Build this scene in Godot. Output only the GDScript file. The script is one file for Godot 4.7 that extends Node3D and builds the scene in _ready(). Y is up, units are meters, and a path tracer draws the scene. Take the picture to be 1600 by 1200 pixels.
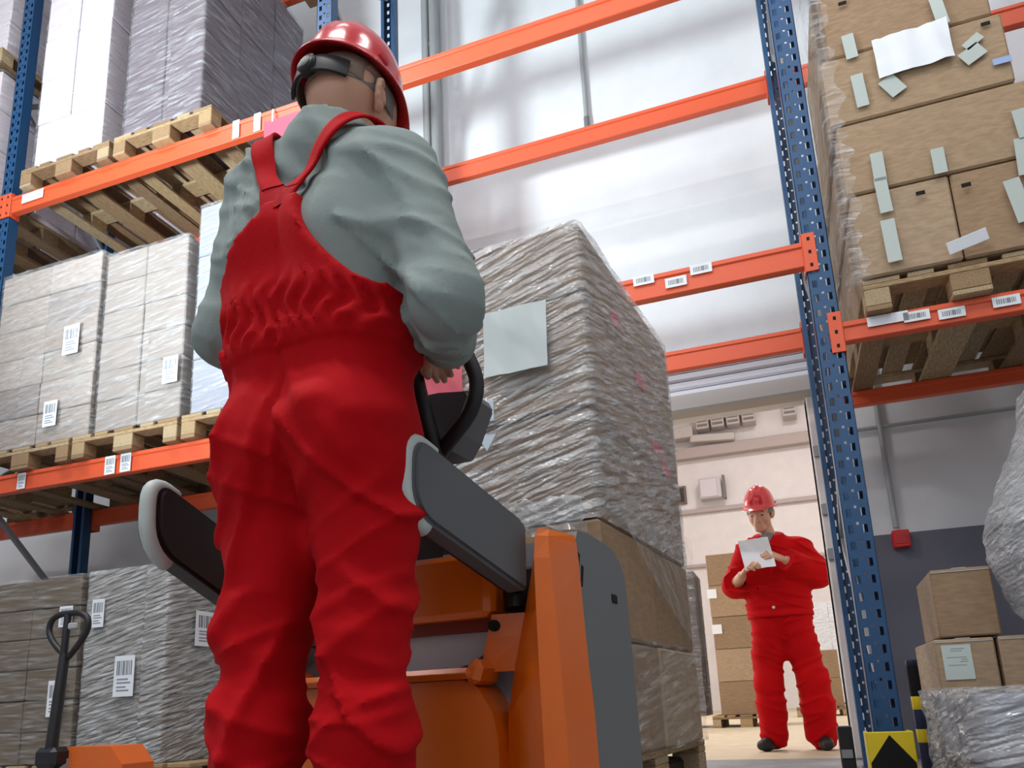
extends Node3D

# ---------------------------------------------------------------- helpers
var used := {}
var mats := {}
var meshes := {}
var rng := RandomNumberGenerator.new()

func numbered(called: String) -> String:
	if not used.has(called):
		used[called] = 0
		return called
	used[called] += 1
	return "%s_%03d" % [called, used[called]]

func tag(o: Node, label: String, category := "", group := "", kind := "") -> Node:
	if label != "": o.set_meta("label", label)
	if category != "": o.set_meta("category", category)
	if group != "": o.set_meta("group", group)
	if kind != "": o.set_meta("kind", kind)
	return o

func thing(called: String, label: String, category: String, at := Vector3.ZERO, turn := 0.0, group := "") -> Node3D:
	var o := Node3D.new()
	o.name = numbered(called)
	add_child(o)
	o.position = at
	o.rotation.y = turn
	tag(o, label, category, group)
	return o

func obj(called: String, mesh: Mesh, m: Material, parent: Node, at := Vector3.ZERO, turn := Vector3.ZERO) -> MeshInstance3D:
	var o := MeshInstance3D.new()
	o.name = numbered(called) if parent == self else called
	o.mesh = mesh
	o.material_override = m
	parent.add_child(o, true)
	o.position = at
	o.rotation = turn
	return o

func struct(called: String, mesh: Mesh, m: Material, at := Vector3.ZERO, parent: Node = self) -> MeshInstance3D:
	var o := obj(called, mesh, m, parent, at)
	if parent == self: o.set_meta("kind", "structure")
	return o

func col(r: float, g: float, b: float) -> Color:
	return Color(r / 255.0, g / 255.0, b / 255.0)

func mat(called: String, c: Color, rough := 0.7, metal := 0.0) -> StandardMaterial3D:
	if mats.has(called): return mats[called]
	var m := StandardMaterial3D.new()
	m.resource_name = called
	m.albedo_color = c
	m.roughness = rough
	m.metallic = metal
	mats[called] = m
	return m

# triangle soup with flat or given normals
class Bld:
	var v := PackedVector3Array()
	var n := PackedVector3Array()
	var t := PackedVector2Array()
	func tri(a: Vector3, b: Vector3, c: Vector3, ua := Vector2.ZERO, ub := Vector2.ZERO, uc := Vector2.ZERO) -> void:
		# a,b,c counter-clockwise seen from outside; stored clockwise
		var q := (b - a).cross(c - a).normalized()
		v.append(a); v.append(c); v.append(b)
		n.append(q); n.append(q); n.append(q)
		t.append(ua); t.append(uc); t.append(ub)
	func quad(a: Vector3, b: Vector3, c: Vector3, d: Vector3, uv := Rect2(0, 0, 1, 1)) -> void:
		var p := uv.position
		var e := uv.end
		tri(a, b, c, Vector2(p.x, e.y), Vector2(e.x, e.y), Vector2(e.x, p.y))
		tri(a, c, d, Vector2(p.x, e.y), Vector2(e.x, p.y), Vector2(p.x, p.y))
	func box(c: Vector3, s: Vector3, bev := 0.0, bs := Basis.IDENTITY) -> void:
		var h := s * 0.5
		var b := minf(bev, minf(h.x, minf(h.y, h.z)) * 0.9)
		var ax := [Vector3.RIGHT, Vector3.UP, Vector3.BACK]
		for i in 3:
			var j := (i + 1) % 3
			var k := (i + 2) % 3
			for sg: float in [-1.0, 1.0]:
				var o: Vector3 = ax[i] * h[i] * sg
				var u: Vector3 = ax[j] * (h[j] - b)
				var w: Vector3 = ax[k] * (h[k] - b)
				if sg > 0: q4(c, bs, o - u - w, o + u - w, o + u + w, o - u + w, s[j], s[k])
				else: q4(c, bs, o - u - w, o - u + w, o + u + w, o + u - w, s[k], s[j])
		if b <= 0.0: return
		for i in 3:
			var j := (i + 1) % 3
			var k := (i + 2) % 3
			for sj: float in [-1.0, 1.0]:
				for sk: float in [-1.0, 1.0]:
					var l: Vector3 = ax[i] * (h[i] - b)
					var p1: Vector3 = ax[j] * h[j] * sj + ax[k] * (h[k] - b) * sk
					var p2: Vector3 = ax[j] * (h[j] - b) * sj + ax[k] * h[k] * sk
					q4(c, bs, p1 - l, p1 + l, p2 + l, p2 - l, 1, b, true)
		for sx: float in [-1.0, 1.0]:
			for sy: float in [-1.0, 1.0]:
				for sz: float in [-1.0, 1.0]:
					var a1 := Vector3(h.x * sx, (h.y - b) * sy, (h.z - b) * sz)
					var a2 := Vector3((h.x - b) * sx, h.y * sy, (h.z - b) * sz)
					var a3 := Vector3((h.x - b) * sx, (h.y - b) * sy, h.z * sz)
					otri(c, bs, a1, a2, a3)
	func q4(c: Vector3, bs: Basis, p: Vector3, q: Vector3, r: Vector3, s: Vector3, lu: float, lv: float, outward := false) -> void:
		if outward and (q - p).cross(r - p).dot(p + r) < 0.0:
			quad(c + bs * p, c + bs * s, c + bs * r, c + bs * q, Rect2(0, 0, lu, lv))
		else:
			quad(c + bs * p, c + bs * q, c + bs * r, c + bs * s, Rect2(0, 0, lu, lv))
	func otri(c: Vector3, bs: Basis, p: Vector3, q: Vector3, r: Vector3) -> void:
		if (q - p).cross(r - p).dot(p + q + r) < 0.0: tri(c + bs * p, c + bs * r, c + bs * q)
		else: tri(c + bs * p, c + bs * q, c + bs * r)
	func mesh() -> ArrayMesh:
		var ar := []
		ar.resize(Mesh.ARRAY_MAX)
		ar[Mesh.ARRAY_VERTEX] = v
		ar[Mesh.ARRAY_NORMAL] = n
		ar[Mesh.ARRAY_TEX_UV] = t
		var m := ArrayMesh.new()
		m.add_surface_from_arrays(Mesh.PRIMITIVE_TRIANGLES, ar)
		return m

# smooth indexed grid: points[row][column]; looks outward when columns run to the right and rows run up
func grid_mesh(pts: PackedVector3Array, cols: int, rows: int, wrap := false, uvs := PackedVector2Array(), flip := false) -> ArrayMesh:
	var nrm := PackedVector3Array()
	nrm.resize(pts.size())
	var idx := PackedInt32Array()
	for r in rows - 1:
		for c in (cols if wrap else cols - 1):
			var a := r * cols + c
			var b := r * cols + (c + 1) % cols
			var d := a + cols
			var e := b + cols
			var q := (pts[b] - pts[a]).cross(pts[d] - pts[a]) + (pts[e] - pts[b]).cross(pts[d] - pts[b])
			if flip: q = -q
			nrm[a] += q; nrm[b] += q; nrm[d] += q; nrm[e] += q
			if flip: idx.append_array([a, b, d, b, e, d])
			else: idx.append_array([a, d, b, b, d, e])
	for i in nrm.size(): nrm[i] = nrm[i].normalized()
	var ar := []
	ar.resize(Mesh.ARRAY_MAX)
	ar[Mesh.ARRAY_VERTEX] = pts
	ar[Mesh.ARRAY_NORMAL] = nrm
	if uvs.size() == pts.size(): ar[Mesh.ARRAY_TEX_UV] = uvs
	ar[Mesh.ARRAY_INDEX] = idx
	var m := ArrayMesh.new()
	m.add_surface_from_arrays(Mesh.PRIMITIVE_TRIANGLES, ar)
	return m

func join(list: Array) -> ArrayMesh:
	var st := SurfaceTool.new()
	st.begin(Mesh.PRIMITIVE_TRIANGLES)
	for e: Mesh in list: st.append_from(e, 0, Transform3D.IDENTITY)
	return st.commit()

func box_mesh(s: Vector3, bev := 0.0) -> ArrayMesh:
	var key := "%.4f,%.4f,%.4f,%.4f" % [s.x, s.y, s.z, bev]
	if not meshes.has(key):
		var b := Bld.new()
		b.box(Vector3.ZERO, s, bev)
		meshes[key] = b.mesh()
	return meshes[key]

# box between two corners
func span(called: String, lo: Vector3, hi: Vector3, m: Material, parent: Node, bev := 0.0) -> MeshInstance3D:
	return obj(called, box_mesh((hi - lo).abs(), bev), m, parent, (lo + hi) * 0.5)

func tube(path: PackedVector3Array, radii, sides := 10, closed_path := false) -> ArrayMesh:
	var pts := PackedVector3Array()
	var uvs := PackedVector2Array()
	var nP := path.size()
	var up := Vector3.UP
	var last := Vector3.ZERO
	var rings := nP + (1 if closed_path else 0)
	if not closed_path: rings += 2
	for i in nP + (1 if closed_path else 0):
		var k := i % nP
		var d: Vector3
		if closed_path: d = (path[(k + 1) % nP] - path[(k + nP - 1) % nP]).normalized()
		else: d = (path[mini(k + 1, nP - 1)] - path[maxi(k - 1, 0)]).normalized()
		var s := last
		if s == Vector3.ZERO:
			s = d.cross(up)
			if s.length() < 0.1: s = d.cross(Vector3.RIGHT)
		s = (s - d * s.dot(d)).normalized()
		last = s
		var w := d.cross(s)
		var r: float = radii if radii is float else radii[k]
		if not closed_path and i == 0:
			for c in sides:
				pts.append(path[0]); uvs.append(Vector2(float(c) / sides, 0))
		for c in sides:
			var an := TAU * c / sides
			pts.append(path[k] + (s * cos(an) + w * sin(an)) * r)
			uvs.append(Vector2(float(c) / sides, float(i)))
		if not closed_path and i == nP - 1:
			for c in sides:
				pts.append(path[nP - 1]); uvs.append(Vector2(float(c) / sides, 0))
	return grid_mesh(pts, sides, rings, true, uvs, false)

func smooth_path(p: Array, per := 6) -> PackedVector3Array:
	var out := PackedVector3Array()
	for i in p.size() - 1:
		var a: Vector3 = p[maxi(i - 1, 0)]
		var b: Vector3 = p[i]
		var c: Vector3 = p[i + 1]
		var d: Vector3 = p[mini(i + 2, p.size() - 1)]
		for k in per: out.append(b.cubic_interpolate(c, a, d, float(k) / per))
	out.append(p[p.size() - 1])
	return out

# prism: polygon (counter-clockwise in x,y) extruded from z0 to z1
func prism(poly: PackedVector2Array, z0: float, z1: float) -> ArrayMesh:
	var b := Bld.new()
	var ids := Geometry2D.triangulate_polygon(poly)
	var area := 0.0
	for i in poly.size():
		var p := poly[i]
		var q := poly[(i + 1) % poly.size()]
		area += p.x * q.y - q.x * p.y
	for i in range(0, ids.size(), 3):
		var p := poly[ids[i]]
		var q := poly[ids[i + 1]]
		var r := poly[ids[i + 2]]
		if (q - p).cross(r - p) < 0.0:
			var s := q
			q = r
			r = s
		b.tri(Vector3(p.x, p.y, z1), Vector3(q.x, q.y, z1), Vector3(r.x, r.y, z1), p, q, r)
		b.tri(Vector3(p.x, p.y, z0), Vector3(r.x, r.y, z0), Vector3(q.x, q.y, z0), p, r, q)
	for i in poly.size():
		var p := poly[i]
		var q := poly[(i + 1) % poly.size()]
		if area < 0.0:
			var s := q
			q = p
			p = s
		b.quad(Vector3(p.x, p.y, z0), Vector3(q.x, q.y, z0), Vector3(q.x, q.y, z1), Vector3(p.x, p.y, z1))
	return b.mesh()

func noise(seed_: int, freq: float, oct := 3) -> FastNoiseLite:
	var f := FastNoiseLite.new()
	f.seed = seed_
	f.frequency = freq
	f.noise_type = FastNoiseLite.TYPE_SIMPLEX_SMOOTH
	f.fractal_octaves = oct
	return f

func tex(im: Image) -> ImageTexture:
	im.generate_mipmaps()
	return ImageTexture.create_from_image(im)

# image of stretched noise between two colours; sx, sy: cycles along x and y
func streaks(w: int, h: int, sx: float, sy: float, seed_: int, c0: Color, c1: Color, slant := 0.0, power := 1.0) -> Image:
	var im := Image.create(w, h, false, Image.FORMAT_RGBA8)
	var f := noise(seed_, 1.0, 4)
	for y in h:
		for x in w:
			# blends two copies so that the picture repeats
			var u := float(x) / w
			var v := float(y) / h
			var p := f.get_noise_3d(sx * cos(u * TAU) / TAU, sx * sin(u * TAU) / TAU + 7.0, (v + u * slant) * sy) * 0.5 + 0.5
			var q := f.get_noise_3d(sx * cos(u * TAU) / TAU, sx * sin(u * TAU) / TAU + 7.0, (v - 1.0 + u * slant) * sy) * 0.5 + 0.5
			var k := lerpf(p, q, v)
			k = clampf((k - 0.5) * 1.7 + 0.5, 0.0, 1.0)
			im.set_pixel(x, y, c0.lerp(c1, pow(k, power)))
	return im

# ---------------------------------------------------------------- scene
const FRONT := -3.5          # front plane of the rack uprights
const REAR := -4.41
const POST := 0.106
const X0 := -7.48
const X1 := -4.882
const X2 := -2.268
const X3 := 0.315
const X4 := 2.91
const TURN := -0.105         # heading of the truck, its load and its driver

func _ready() -> void:
	setup_view()
	setup_lights()
	setup_materials()
	build_room()
	build_far_room()
	build_racks()
	build_loads()
	build_truck()
	build_pallet_jack()
	build_right_corner()
	build_driver() #
	build_clerk()

func setup_view() -> void:
	var cam := Camera3D.new()
	cam.name = "camera"
	add_child(cam)
	var near := 0.05
	var f := 1237.48
	cam.set_frustum(near * 1200.0 / f, Vector2(19.7 / f * near, 207.2 / f * near), near, 200.0)
	cam.keep_aspect = Camera3D.KEEP_HEIGHT
	cam.transform = Transform3D(Basis(Vector3(0.937886, -0.040292, -0.344597), -Vector3(-0.117429, -0.971478, -0.206014), -Vector3(-0.326468, 0.233683, -0.915866)), Vector3(0, 0.36, 0))
	cam.current = true
	var env := Environment.new()
	env.background_mode = Environment.BG_COLOR
	env.background_color = Color(0.6, 0.65, 0.7)
	env.background_energy_multiplier = 0.3
	env.tonemap_mode = Environment.TONE_MAPPER_LINEAR
	env.tonemap_exposure = 1.12
	env.sdfgi_enabled = true
	env.ssao_enabled = true
	env.ssil_enabled = true
	var we := WorldEnvironment.new()
	we.name = "environment"
	we.environment = env
	add_child(we)

func area(called: String, at: Vector3, towards: Vector3, size: Vector2, energy: float, c: Color) -> void:
	var l := AreaLight3D.new()
	l.name = called
	l.area_size = size
	l.light_energy = energy
	l.light_color = c
	l.area_range = 60.0
	l.area_attenuation = 2.0
	l.shadow_enabled = true
	add_child(l)
	var up := Vector3.UP if absf(towards.normalized().y) < 0.95 else Vector3.BACK
	l.transform = Transform3D(Basis.looking_at(towards, up), at)

func setup_lights() -> void:
	var glow := mat("lamp diffuser", Color(0.95, 0.96, 1.0), 0.4)
	glow.emission_enabled = true
	glow.emission = Color(0.95, 0.97, 1.0)
	glow.emission_energy_multiplier = 1.6
	var housing := mat("lamp housing", Color(0.8, 0.8, 0.8), 0.5)
	# ceiling panels out of view, placed to light the aisle and far hall
	var k := 0
	for p: Vector3 in [Vector3(-5.5, 8.75, -1.4), Vector3(-1.5, 8.75, -1.4), Vector3(2.5, 8.75, -1.4), Vector3(-2.5, 8.75, 2.0), Vector3(-2.5, 10.2, -10.0), Vector3(1.0, 10.2, -17.0)]:
		var t := thing("unseen_ceiling_lamp", ["unseen white panel lamp in the aisle ceiling, far left end", "unseen white panel lamp in the aisle ceiling, above the truck", "unseen white panel lamp in the aisle ceiling, right end", "unseen white panel lamp in the ceiling behind the camera", "unseen white panel lamp in the far hall ceiling, nearer the doorway", "unseen white panel lamp in the far hall ceiling, nearer its end wall"][k], "lamp", p, 0.0, "unseen ceiling panel lamps")
		span("housing", Vector3(-0.95, 0.03, -0.35), Vector3(0.95, 0.25, 0.35), housing, t, 0.01)
		span("diffuser", Vector3(-0.9, 0.0, -0.3), Vector3(0.9, 0.03, 0.3), glow, t, 0.004)
		area("unseen_ceiling_lamp_light", p + Vector3(0, -0.03, 0), Vector3.DOWN, Vector2(1.8, 0.6), [1.5, 1.5, 1.5, 0.8, 45.0, 45.0][k], Color(1.0, 0.98, 0.97))
		k += 1
	# hung lamps out of view, placed to light the upper shelves and driver
	var rod := mat("galvanised", col(150, 152, 154), 0.45, 0.5)
	k = 0
	for p: Vector3 in [Vector3(-3.9, 6.5, -1.0), Vector3(-0.9, 5.8, 0.1), Vector3(1.8, 6.3, -1.0)]:
		var t := thing("unseen_hanging_lamp", ["unseen long lamp hung on two rods before the upper left shelves", "unseen long lamp hung on two rods above the truck driver", "unseen long lamp hung on two rods before the right rack"][k], "lamp", p, 0.0, "unseen hanging lamps")
		span("housing", Vector3(-0.75, 0.02, -0.16), Vector3(0.75, 0.1, 0.16), housing, t, 0.01)
		span("diffuser", Vector3(-0.72, 0.0, -0.13), Vector3(0.72, 0.02, 0.13), glow, t, 0.004)
		for s: float in [-0.6, 0.6]: obj("rod", tube(PackedVector3Array([Vector3(s, 0.1, 0), Vector3(s, 9.0 - p.y, 0)]), 0.006, 8), rod, t)
		area("unseen_hanging_lamp_light", p + Vector3(0, -0.02, 0), Vector3.DOWN, Vector2(1.44, 0.26), [11.0, 9.0, 5.0][k], Color(1.0, 0.985, 0.98))
		k += 1
	# added frosted windows behind the camera, glowing as frontal fill
	var frame := mat("window frame", col(210, 212, 214), 0.5)
	var pane := mat("unseen frosted pane", Color(0.9, 0.95, 1.0), 0.3)
	pane.emission_enabled = true
	pane.emission = Color(0.92, 0.96, 1.0)
	pane.emission_energy_multiplier = 1.2
	k = 2
	for x: float in [-5.6, -2.2, 1.2]:
		var w := struct("window_%d" % k, box_mesh(Vector3(3.1, 2.3, 0.06), 0.01), frame, Vector3(x, 5.0, 4.08))
		for i in 3: span("pane", Vector3(-1.48 + i * 1.0, -1.08, -0.045), Vector3(-0.52 + i * 1.0, 1.08, -0.03), pane, w, 0.002)
		area("unseen_window_light", Vector3(x, 5.0, 4.02), Vector3(0, 0, -1), Vector2(2.9, 2.1), 2.0, Color(0.94, 0.98, 1.0))
		k += 1
	# hall windows out of view, placed to light carton sides through the doorway
	k = 5
	for z: float in [-8.2, -13.0]:
		var w := struct("window_%d" % k, box_mesh(Vector3(0.06, 2.6, 3.4), 0.01), mat("window frame", col(210, 212, 214), 0.5), Vector3(-4.98, 2.3, z))
		var pn := mat("unseen frosted pane", Color(0.9, 0.95, 1.0), 0.3)
		for i in 3: span("pane", Vector3(0.03, -1.2, -1.62 + i * 1.1), Vector3(0.045, 1.2, -0.58 + i * 1.1), pn, w, 0.002)
		area("unseen_window_light", Vector3(-4.9, 2.3, z), Vector3(1, 0, 0), Vector2(3.2, 2.4), 9.0, Color(1.0, 0.97, 0.96))
		k += 1
	# a floodlight out of view, placed to light the upper shelves and back wall
	var at := Vector3(-4.1, 1.25, 0.1)
	var aim := (Vector3(-1.9, 5.2, -4.4) - at).normalized()
	var fl := thing("unseen_floodlight", "floodlight on a tripod stand out of view at the aisle's left, tilted up at the shelves", "lamp", Vector3(at.x, 0.0, at.z))
	var dark := mat("lamp black", Color(0.06, 0.06, 0.06), 0.5)
	obj("pole", tube(PackedVector3Array([Vector3(0, 0.35, 0), Vector3(0, 1.15, 0)]), 0.018), dark, fl)
	for a in 3:
		var an := TAU * a / 3.0 + 0.4
		obj("leg", tube(PackedVector3Array([Vector3(0, 0.5, 0), Vector3(cos(an) * 0.45, 0.012, sin(an) * 0.45)]), 0.012), dark, fl)
	var head := obj("lamp_head", box_mesh(Vector3(0.5, 0.4, 0.12), 0.02), dark, fl)
	head.transform = Transform3D(Basis.looking_at(aim, Vector3.UP), Vector3(0, 1.25, 0) - aim * 0.08)
	var lens := obj("lens", box_mesh(Vector3(0.44, 0.34, 0.01), 0.002), glow, head)
	lens.position = Vector3(0, 0, -0.063)
	var sp := SpotLight3D.new()
	sp.name = "unseen_floodlight_light"
	sp.light_energy = 36.0
	sp.light_color = Color(0.92, 0.975, 1.0)
	sp.light_size = 0.25
	sp.spot_range = 40.0
	sp.spot_attenuation = 2.0
	sp.spot_angle = 42.0
	sp.spot_angle_attenuation = 1.0
	sp.shadow_enabled = true
	add_child(sp)
	sp.transform = Transform3D(Basis.looking_at(aim, Vector3.UP), at + aim * 0.05)

func tri_tex(m: StandardMaterial3D, t: Texture2D, scale_: Vector3) -> StandardMaterial3D:
	m.albedo_texture = t
	m.uv1_triplanar = true
	m.uv1_scale = scale_
	return m

func setup_materials() -> void:
	var kraft := tex(streaks(256, 256, 9.0, 34.0, 3, Color(0.86, 0.86, 0.86), Color(1, 1, 1)))
	var k := 0
	for c: Color in [col(176, 148, 116), col(168, 138, 106), col(182, 156, 126), col(160, 132, 102)]:
		tri_tex(mat("kraft%d" % k, c, 0.75), kraft, Vector3(1.6, 1.6, 1.6))
		k += 1
	k = 0
	for c: Color in [col(176, 162, 152), col(166, 150, 140), col(184, 170, 162), col(158, 146, 140)]:
		tri_tex(mat("mauve%d" % k, c, 0.7), kraft, Vector3(1.6, 1.6, 1.6))
		k += 1
	k = 0
	for c: Color in [col(132, 116, 100), col(122, 108, 94), col(140, 124, 108), col(116, 104, 92)]:
		tri_tex(mat("brown%d" % k, c, 0.75), kraft, Vector3(1.6, 1.6, 1.6))
		k += 1
	var grain := tex(streaks(256, 256, 30.0, 30.0, 11, Color(0.62, 0.6, 0.58), Color(1, 1, 1)))
	k = 0
	for c: Color in [col(206, 176, 132), col(186, 154, 116), col(168, 138, 106), col(214, 190, 152)]:
		tri_tex(mat("timber along%d" % k, c, 0.8), grain, Vector3(9, 9, 0.7))
		tri_tex(mat("timber across%d" % k, c, 0.8), grain, Vector3(0.7, 9, 9))
		k += 1
	mat("rack orange", col(228, 92, 52), 0.42)
	mat("rack blue", col(32, 76, 118), 0.4)
	mat("galvanised", col(150, 152, 154), 0.45, 0.5)
	mat("black", col(22, 22, 24), 0.5)
	mat("hole", col(12, 10, 10), 0.9)
	mat("paper", col(236, 240, 244), 0.6)
	mat("tape", col(186, 196, 190), 0.25)
	var plaster := tex(streaks(256, 256, 8.0, 8.0, 21, Color(0.965, 0.965, 0.965), Color(1, 1, 1)))
	tri_tex(mat("wall white", col(233, 235, 237), 0.8), plaster, Vector3(0.4, 0.4, 0.4))
	tri_tex(mat("wall hall", col(230, 224, 223), 0.8), plaster, Vector3(0.3, 0.3, 0.3))
	tri_tex(mat("wall slate", col(112, 112, 124), 0.75), plaster, Vector3(0.6, 0.6, 0.6))
	tri_tex(mat("concrete", col(140, 142, 144), 0.6), tex(streaks(256, 256, 10.0, 10.0, 31, Color(0.85, 0.85, 0.85), Color(1, 1, 1))), Vector3(0.5, 0.5, 0.5))
	tri_tex(mat("floor hall", col(206, 190, 160), 0.55), tex(streaks(256, 256, 10.0, 10.0, 33, Color(0.9, 0.9, 0.9), Color(1, 1, 1))), Vector3(0.5, 0.5, 0.5))
	# stretch film: clear where single, milky where folded over itself, with creases that glint
	for i in 3:
		var w: float = [0.03, 0.05, 0.2][i]
		var im := streaks(512, 512, [7.0, 8.0, 9.0][i], [60.0, 60.0, 70.0][i], 41 + i, Color(1, 1, 1, w), Color(1, 1, 1, [0.34, 0.5, 0.75][i]), [0.0, 0.12, 0.2][i], [2.6, 2.4, 1.6][i])
		var bump := streaks(512, 512, [9.0, 9.0, 10.0][i], [60.0, 66.0, 70.0][i], 51 + i, Color.BLACK, Color.WHITE, [0.0, 0.15, 0.25][i])
		bump.bump_map_to_normal_map(9.0)
		var m := mat("film%d" % i, Color(0.93, 0.95, 0.96, 1.0), 0.16)
		m.transparency = BaseMaterial3D.TRANSPARENCY_ALPHA
		m.albedo_texture = tex(im)
		m.normal_enabled = true
		m.normal_texture = tex(bump)
		m.normal_scale = 0.8
		m.metallic_specular = 0.7
		m.cull_mode = BaseMaterial3D.CULL_DISABLED
	# barcode stickers
	var bc := Image.create(64, 96, false, Image.FORMAT_RGBA8)
	bc.fill(Color(0.93, 0.95, 0.97))
	var x := 8
	var r := RandomNumberGenerator.new()
	r.seed = 5
	while x < 56:
		var bw := r.randi_range(1, 3)
		bc.fill_rect(Rect2i(x, 12, bw, 34), Color(0.35, 0.37, 0.42))
		x += bw + r.randi_range(1, 3)
	for row in [[54, 36], [62, 44], [72, 30], [80, 40]]: bc.fill_rect(Rect2i(10, row[0], row[1], 4), Color(0.55, 0.57, 0.62))
	mat("sticker", Color.WHITE, 0.5).albedo_texture = tex(bc)
	var bw2 := Image.create(96, 40, false, Image.FORMAT_RGBA8)
	bw2.fill(Color(0.9, 0.92, 0.93))
	x = 14
	while x < 80:
		var bw := r.randi_range(1, 4)
		bw2.fill_rect(Rect2i(x, 10, bw, 20), Color(0.4, 0.42, 0.46))
		x += bw + r.randi_range(1, 3)
	var nt := Image.create(64, 80, false, Image.FORMAT_RGBA8)
	nt.fill(Color(0.78, 0.83, 0.81))
	for row in [[8, 20, 30], [13, 18, 26], [28, 8, 44], [33, 40, 14], [38, 36, 18], [46, 10, 40]]: nt.fill_rect(Rect2i(row[1], row[0], row[2], 2), Color(0.55, 0.6, 0.6))
	mat("note", Color.WHITE, 0.5).albedo_texture = tex(nt)
	mat("sticker wide", Color.WHITE, 0.5).albedo_texture = tex(bw2)

func build_room() -> void:
	var white := mat("wall white", Color.WHITE)
	var con := mat("concrete", Color.WHITE)
	# floor, ceiling, outer walls
	struct("floor", box_mesh(Vector3(16, 0.3, 9.4)), con, Vector3(-3, -0.15, -0.4))
	struct("ceiling", box_mesh(Vector3(16, 0.3, 9.4)), white, Vector3(-3, 9.15, -0.4))
	struct("wall_left", box_mesh(Vector3(0.2, 9, 9.2)), white, Vector3(-10.9, 4.5, -0.4))
	struct("wall_right", box_mesh(Vector3(0.2, 9, 9.2)), white, Vector3(4.9, 4.5, -0.4))
	struct("wall_front", box_mesh(Vector3(16, 9, 0.2)), white, Vector3(-3, 4.5, 4.2))
	# back wall with the doorway to the far hall
	var L := -2.0
	var R := 0.26
	var T := 2.17
	var b := Bld.new()
	b.box(Vector3((-10.9 + L) / 2, 4.5, -5.1), Vector3(L + 10.9, 9, 0.2))
	b.box(Vector3((4.9 + R) / 2, 4.5, -5.1), Vector3(4.9 - R, 9, 0.2))
	b.box(Vector3((L + R) / 2, (T + 9) / 2, -5.1), Vector3(R - L, 9 - T, 0.2))
	struct("wall_back", b.mesh(), white)
	# slate dado right of the doorway
	struct("trim_1", box_mesh(Vector3(4.4, 1.24, 0.012), 0.003), mat("wall slate", Color.WHITE), Vector3(0.44 + 2.2, 0.62, -4.994))
	# door frame column
	var frame := mat("door frame", col(226, 216, 214), 0.6)
	struct("trim_2", box_mesh(Vector3(0.1, T, 0.24), 0.008), frame, Vector3(R + 0.05, T / 2, -5.08))
	for y: float in [1.78, 1.42, 1.15]:
		obj("hinge", box_mesh(Vector3(0.035, 0.07, 0.02), 0.004), mat("galvanised", Color.WHITE), get_node("trim_2"), Vector3(-0.03, y - T / 2, 0.128))
	# roller shutter box over the doorway: slats with recessed joints
	var sh := struct("trim_3", box_mesh(Vector3(2.5, 0.11, 0.16), 0.01), mat("shutter rail", col(176, 172, 168), 0.5), Vector3(-0.92, T + 0.02, -4.93))
	for i in 6:
		obj("shutter_slat", box_mesh(Vector3(2.48, 0.052, 0.05), 0.012), mat("shutter slat", col(214, 214, 222), 0.45), sh, Vector3(0, 0.085 + i * 0.058, -0.02))
	# pipes and conduit on the back wall
	var pipe := mat("pipe grey", col(168, 172, 172), 0.45, 0.2)
	struct("trim_4", tube(PackedVector3Array([Vector3(-2.235, 3.3, -4.94), Vector3(-2.235, 8.9, -4.94)]), 0.032, 14), pipe)
	struct("trim_5", tube(PackedVector3Array([Vector3(-2.15, 3.3, -4.93), Vector3(-2.15, 8.9, -4.93)]), 0.042, 14), pipe)
	for y: float in [4.2, 5.65, 7.1]:
		obj("pipe_clamp", box_mesh(Vector3(0.05, 0.04, 0.05), 0.006), mat("galvanised", Color.WHITE), get_node("trim_5"), Vector3(-2.192, y, -4.96))
	struct("trim_6", tube(PackedVector3Array([Vector3(0.645, 1.27, -4.97), Vector3(0.645, 8.9, -4.97)]), 0.016, 10), pipe)
	struct("trim_7", tube(PackedVector3Array([Vector3(0.36, 1.885, -4.975), Vector3(4.8, 1.885, -4.975)]), 0.012, 10), pipe)
	struct("trim_8", tube(PackedVector3Array([Vector3(-0.96, 4.55, -4.965), Vector3(-0.96, 8.9, -4.965)]), 0.016, 10), pipe)
	obj("cable_end", tube(PackedVector3Array([Vector3(-0.96, 4.47, -4.965), Vector3(-0.96, 4.56, -4.965)]), 0.02, 10), mat("cable end", col(120, 118, 122), 0.5), get_node("trim_8"))
	# call point under the conduit
	var cp := thing("call_point", "small red alarm box on the slate wall at the foot of the thin grey pipe", "alarm box", Vector3(0.66, 1.2, -4.985))
	span("case", Vector3(-0.045, -0.05, 0), Vector3(0.045, 0.05, 0.05), mat("alarm red", col(214, 22, 30), 0.35), cp, 0.006)
	span("face_plate", Vector3(-0.03, -0.03, 0.05), Vector3(0.03, 0.03, 0.054), mat("alarm face", col(196, 18, 26), 0.3), cp, 0.001)

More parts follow.
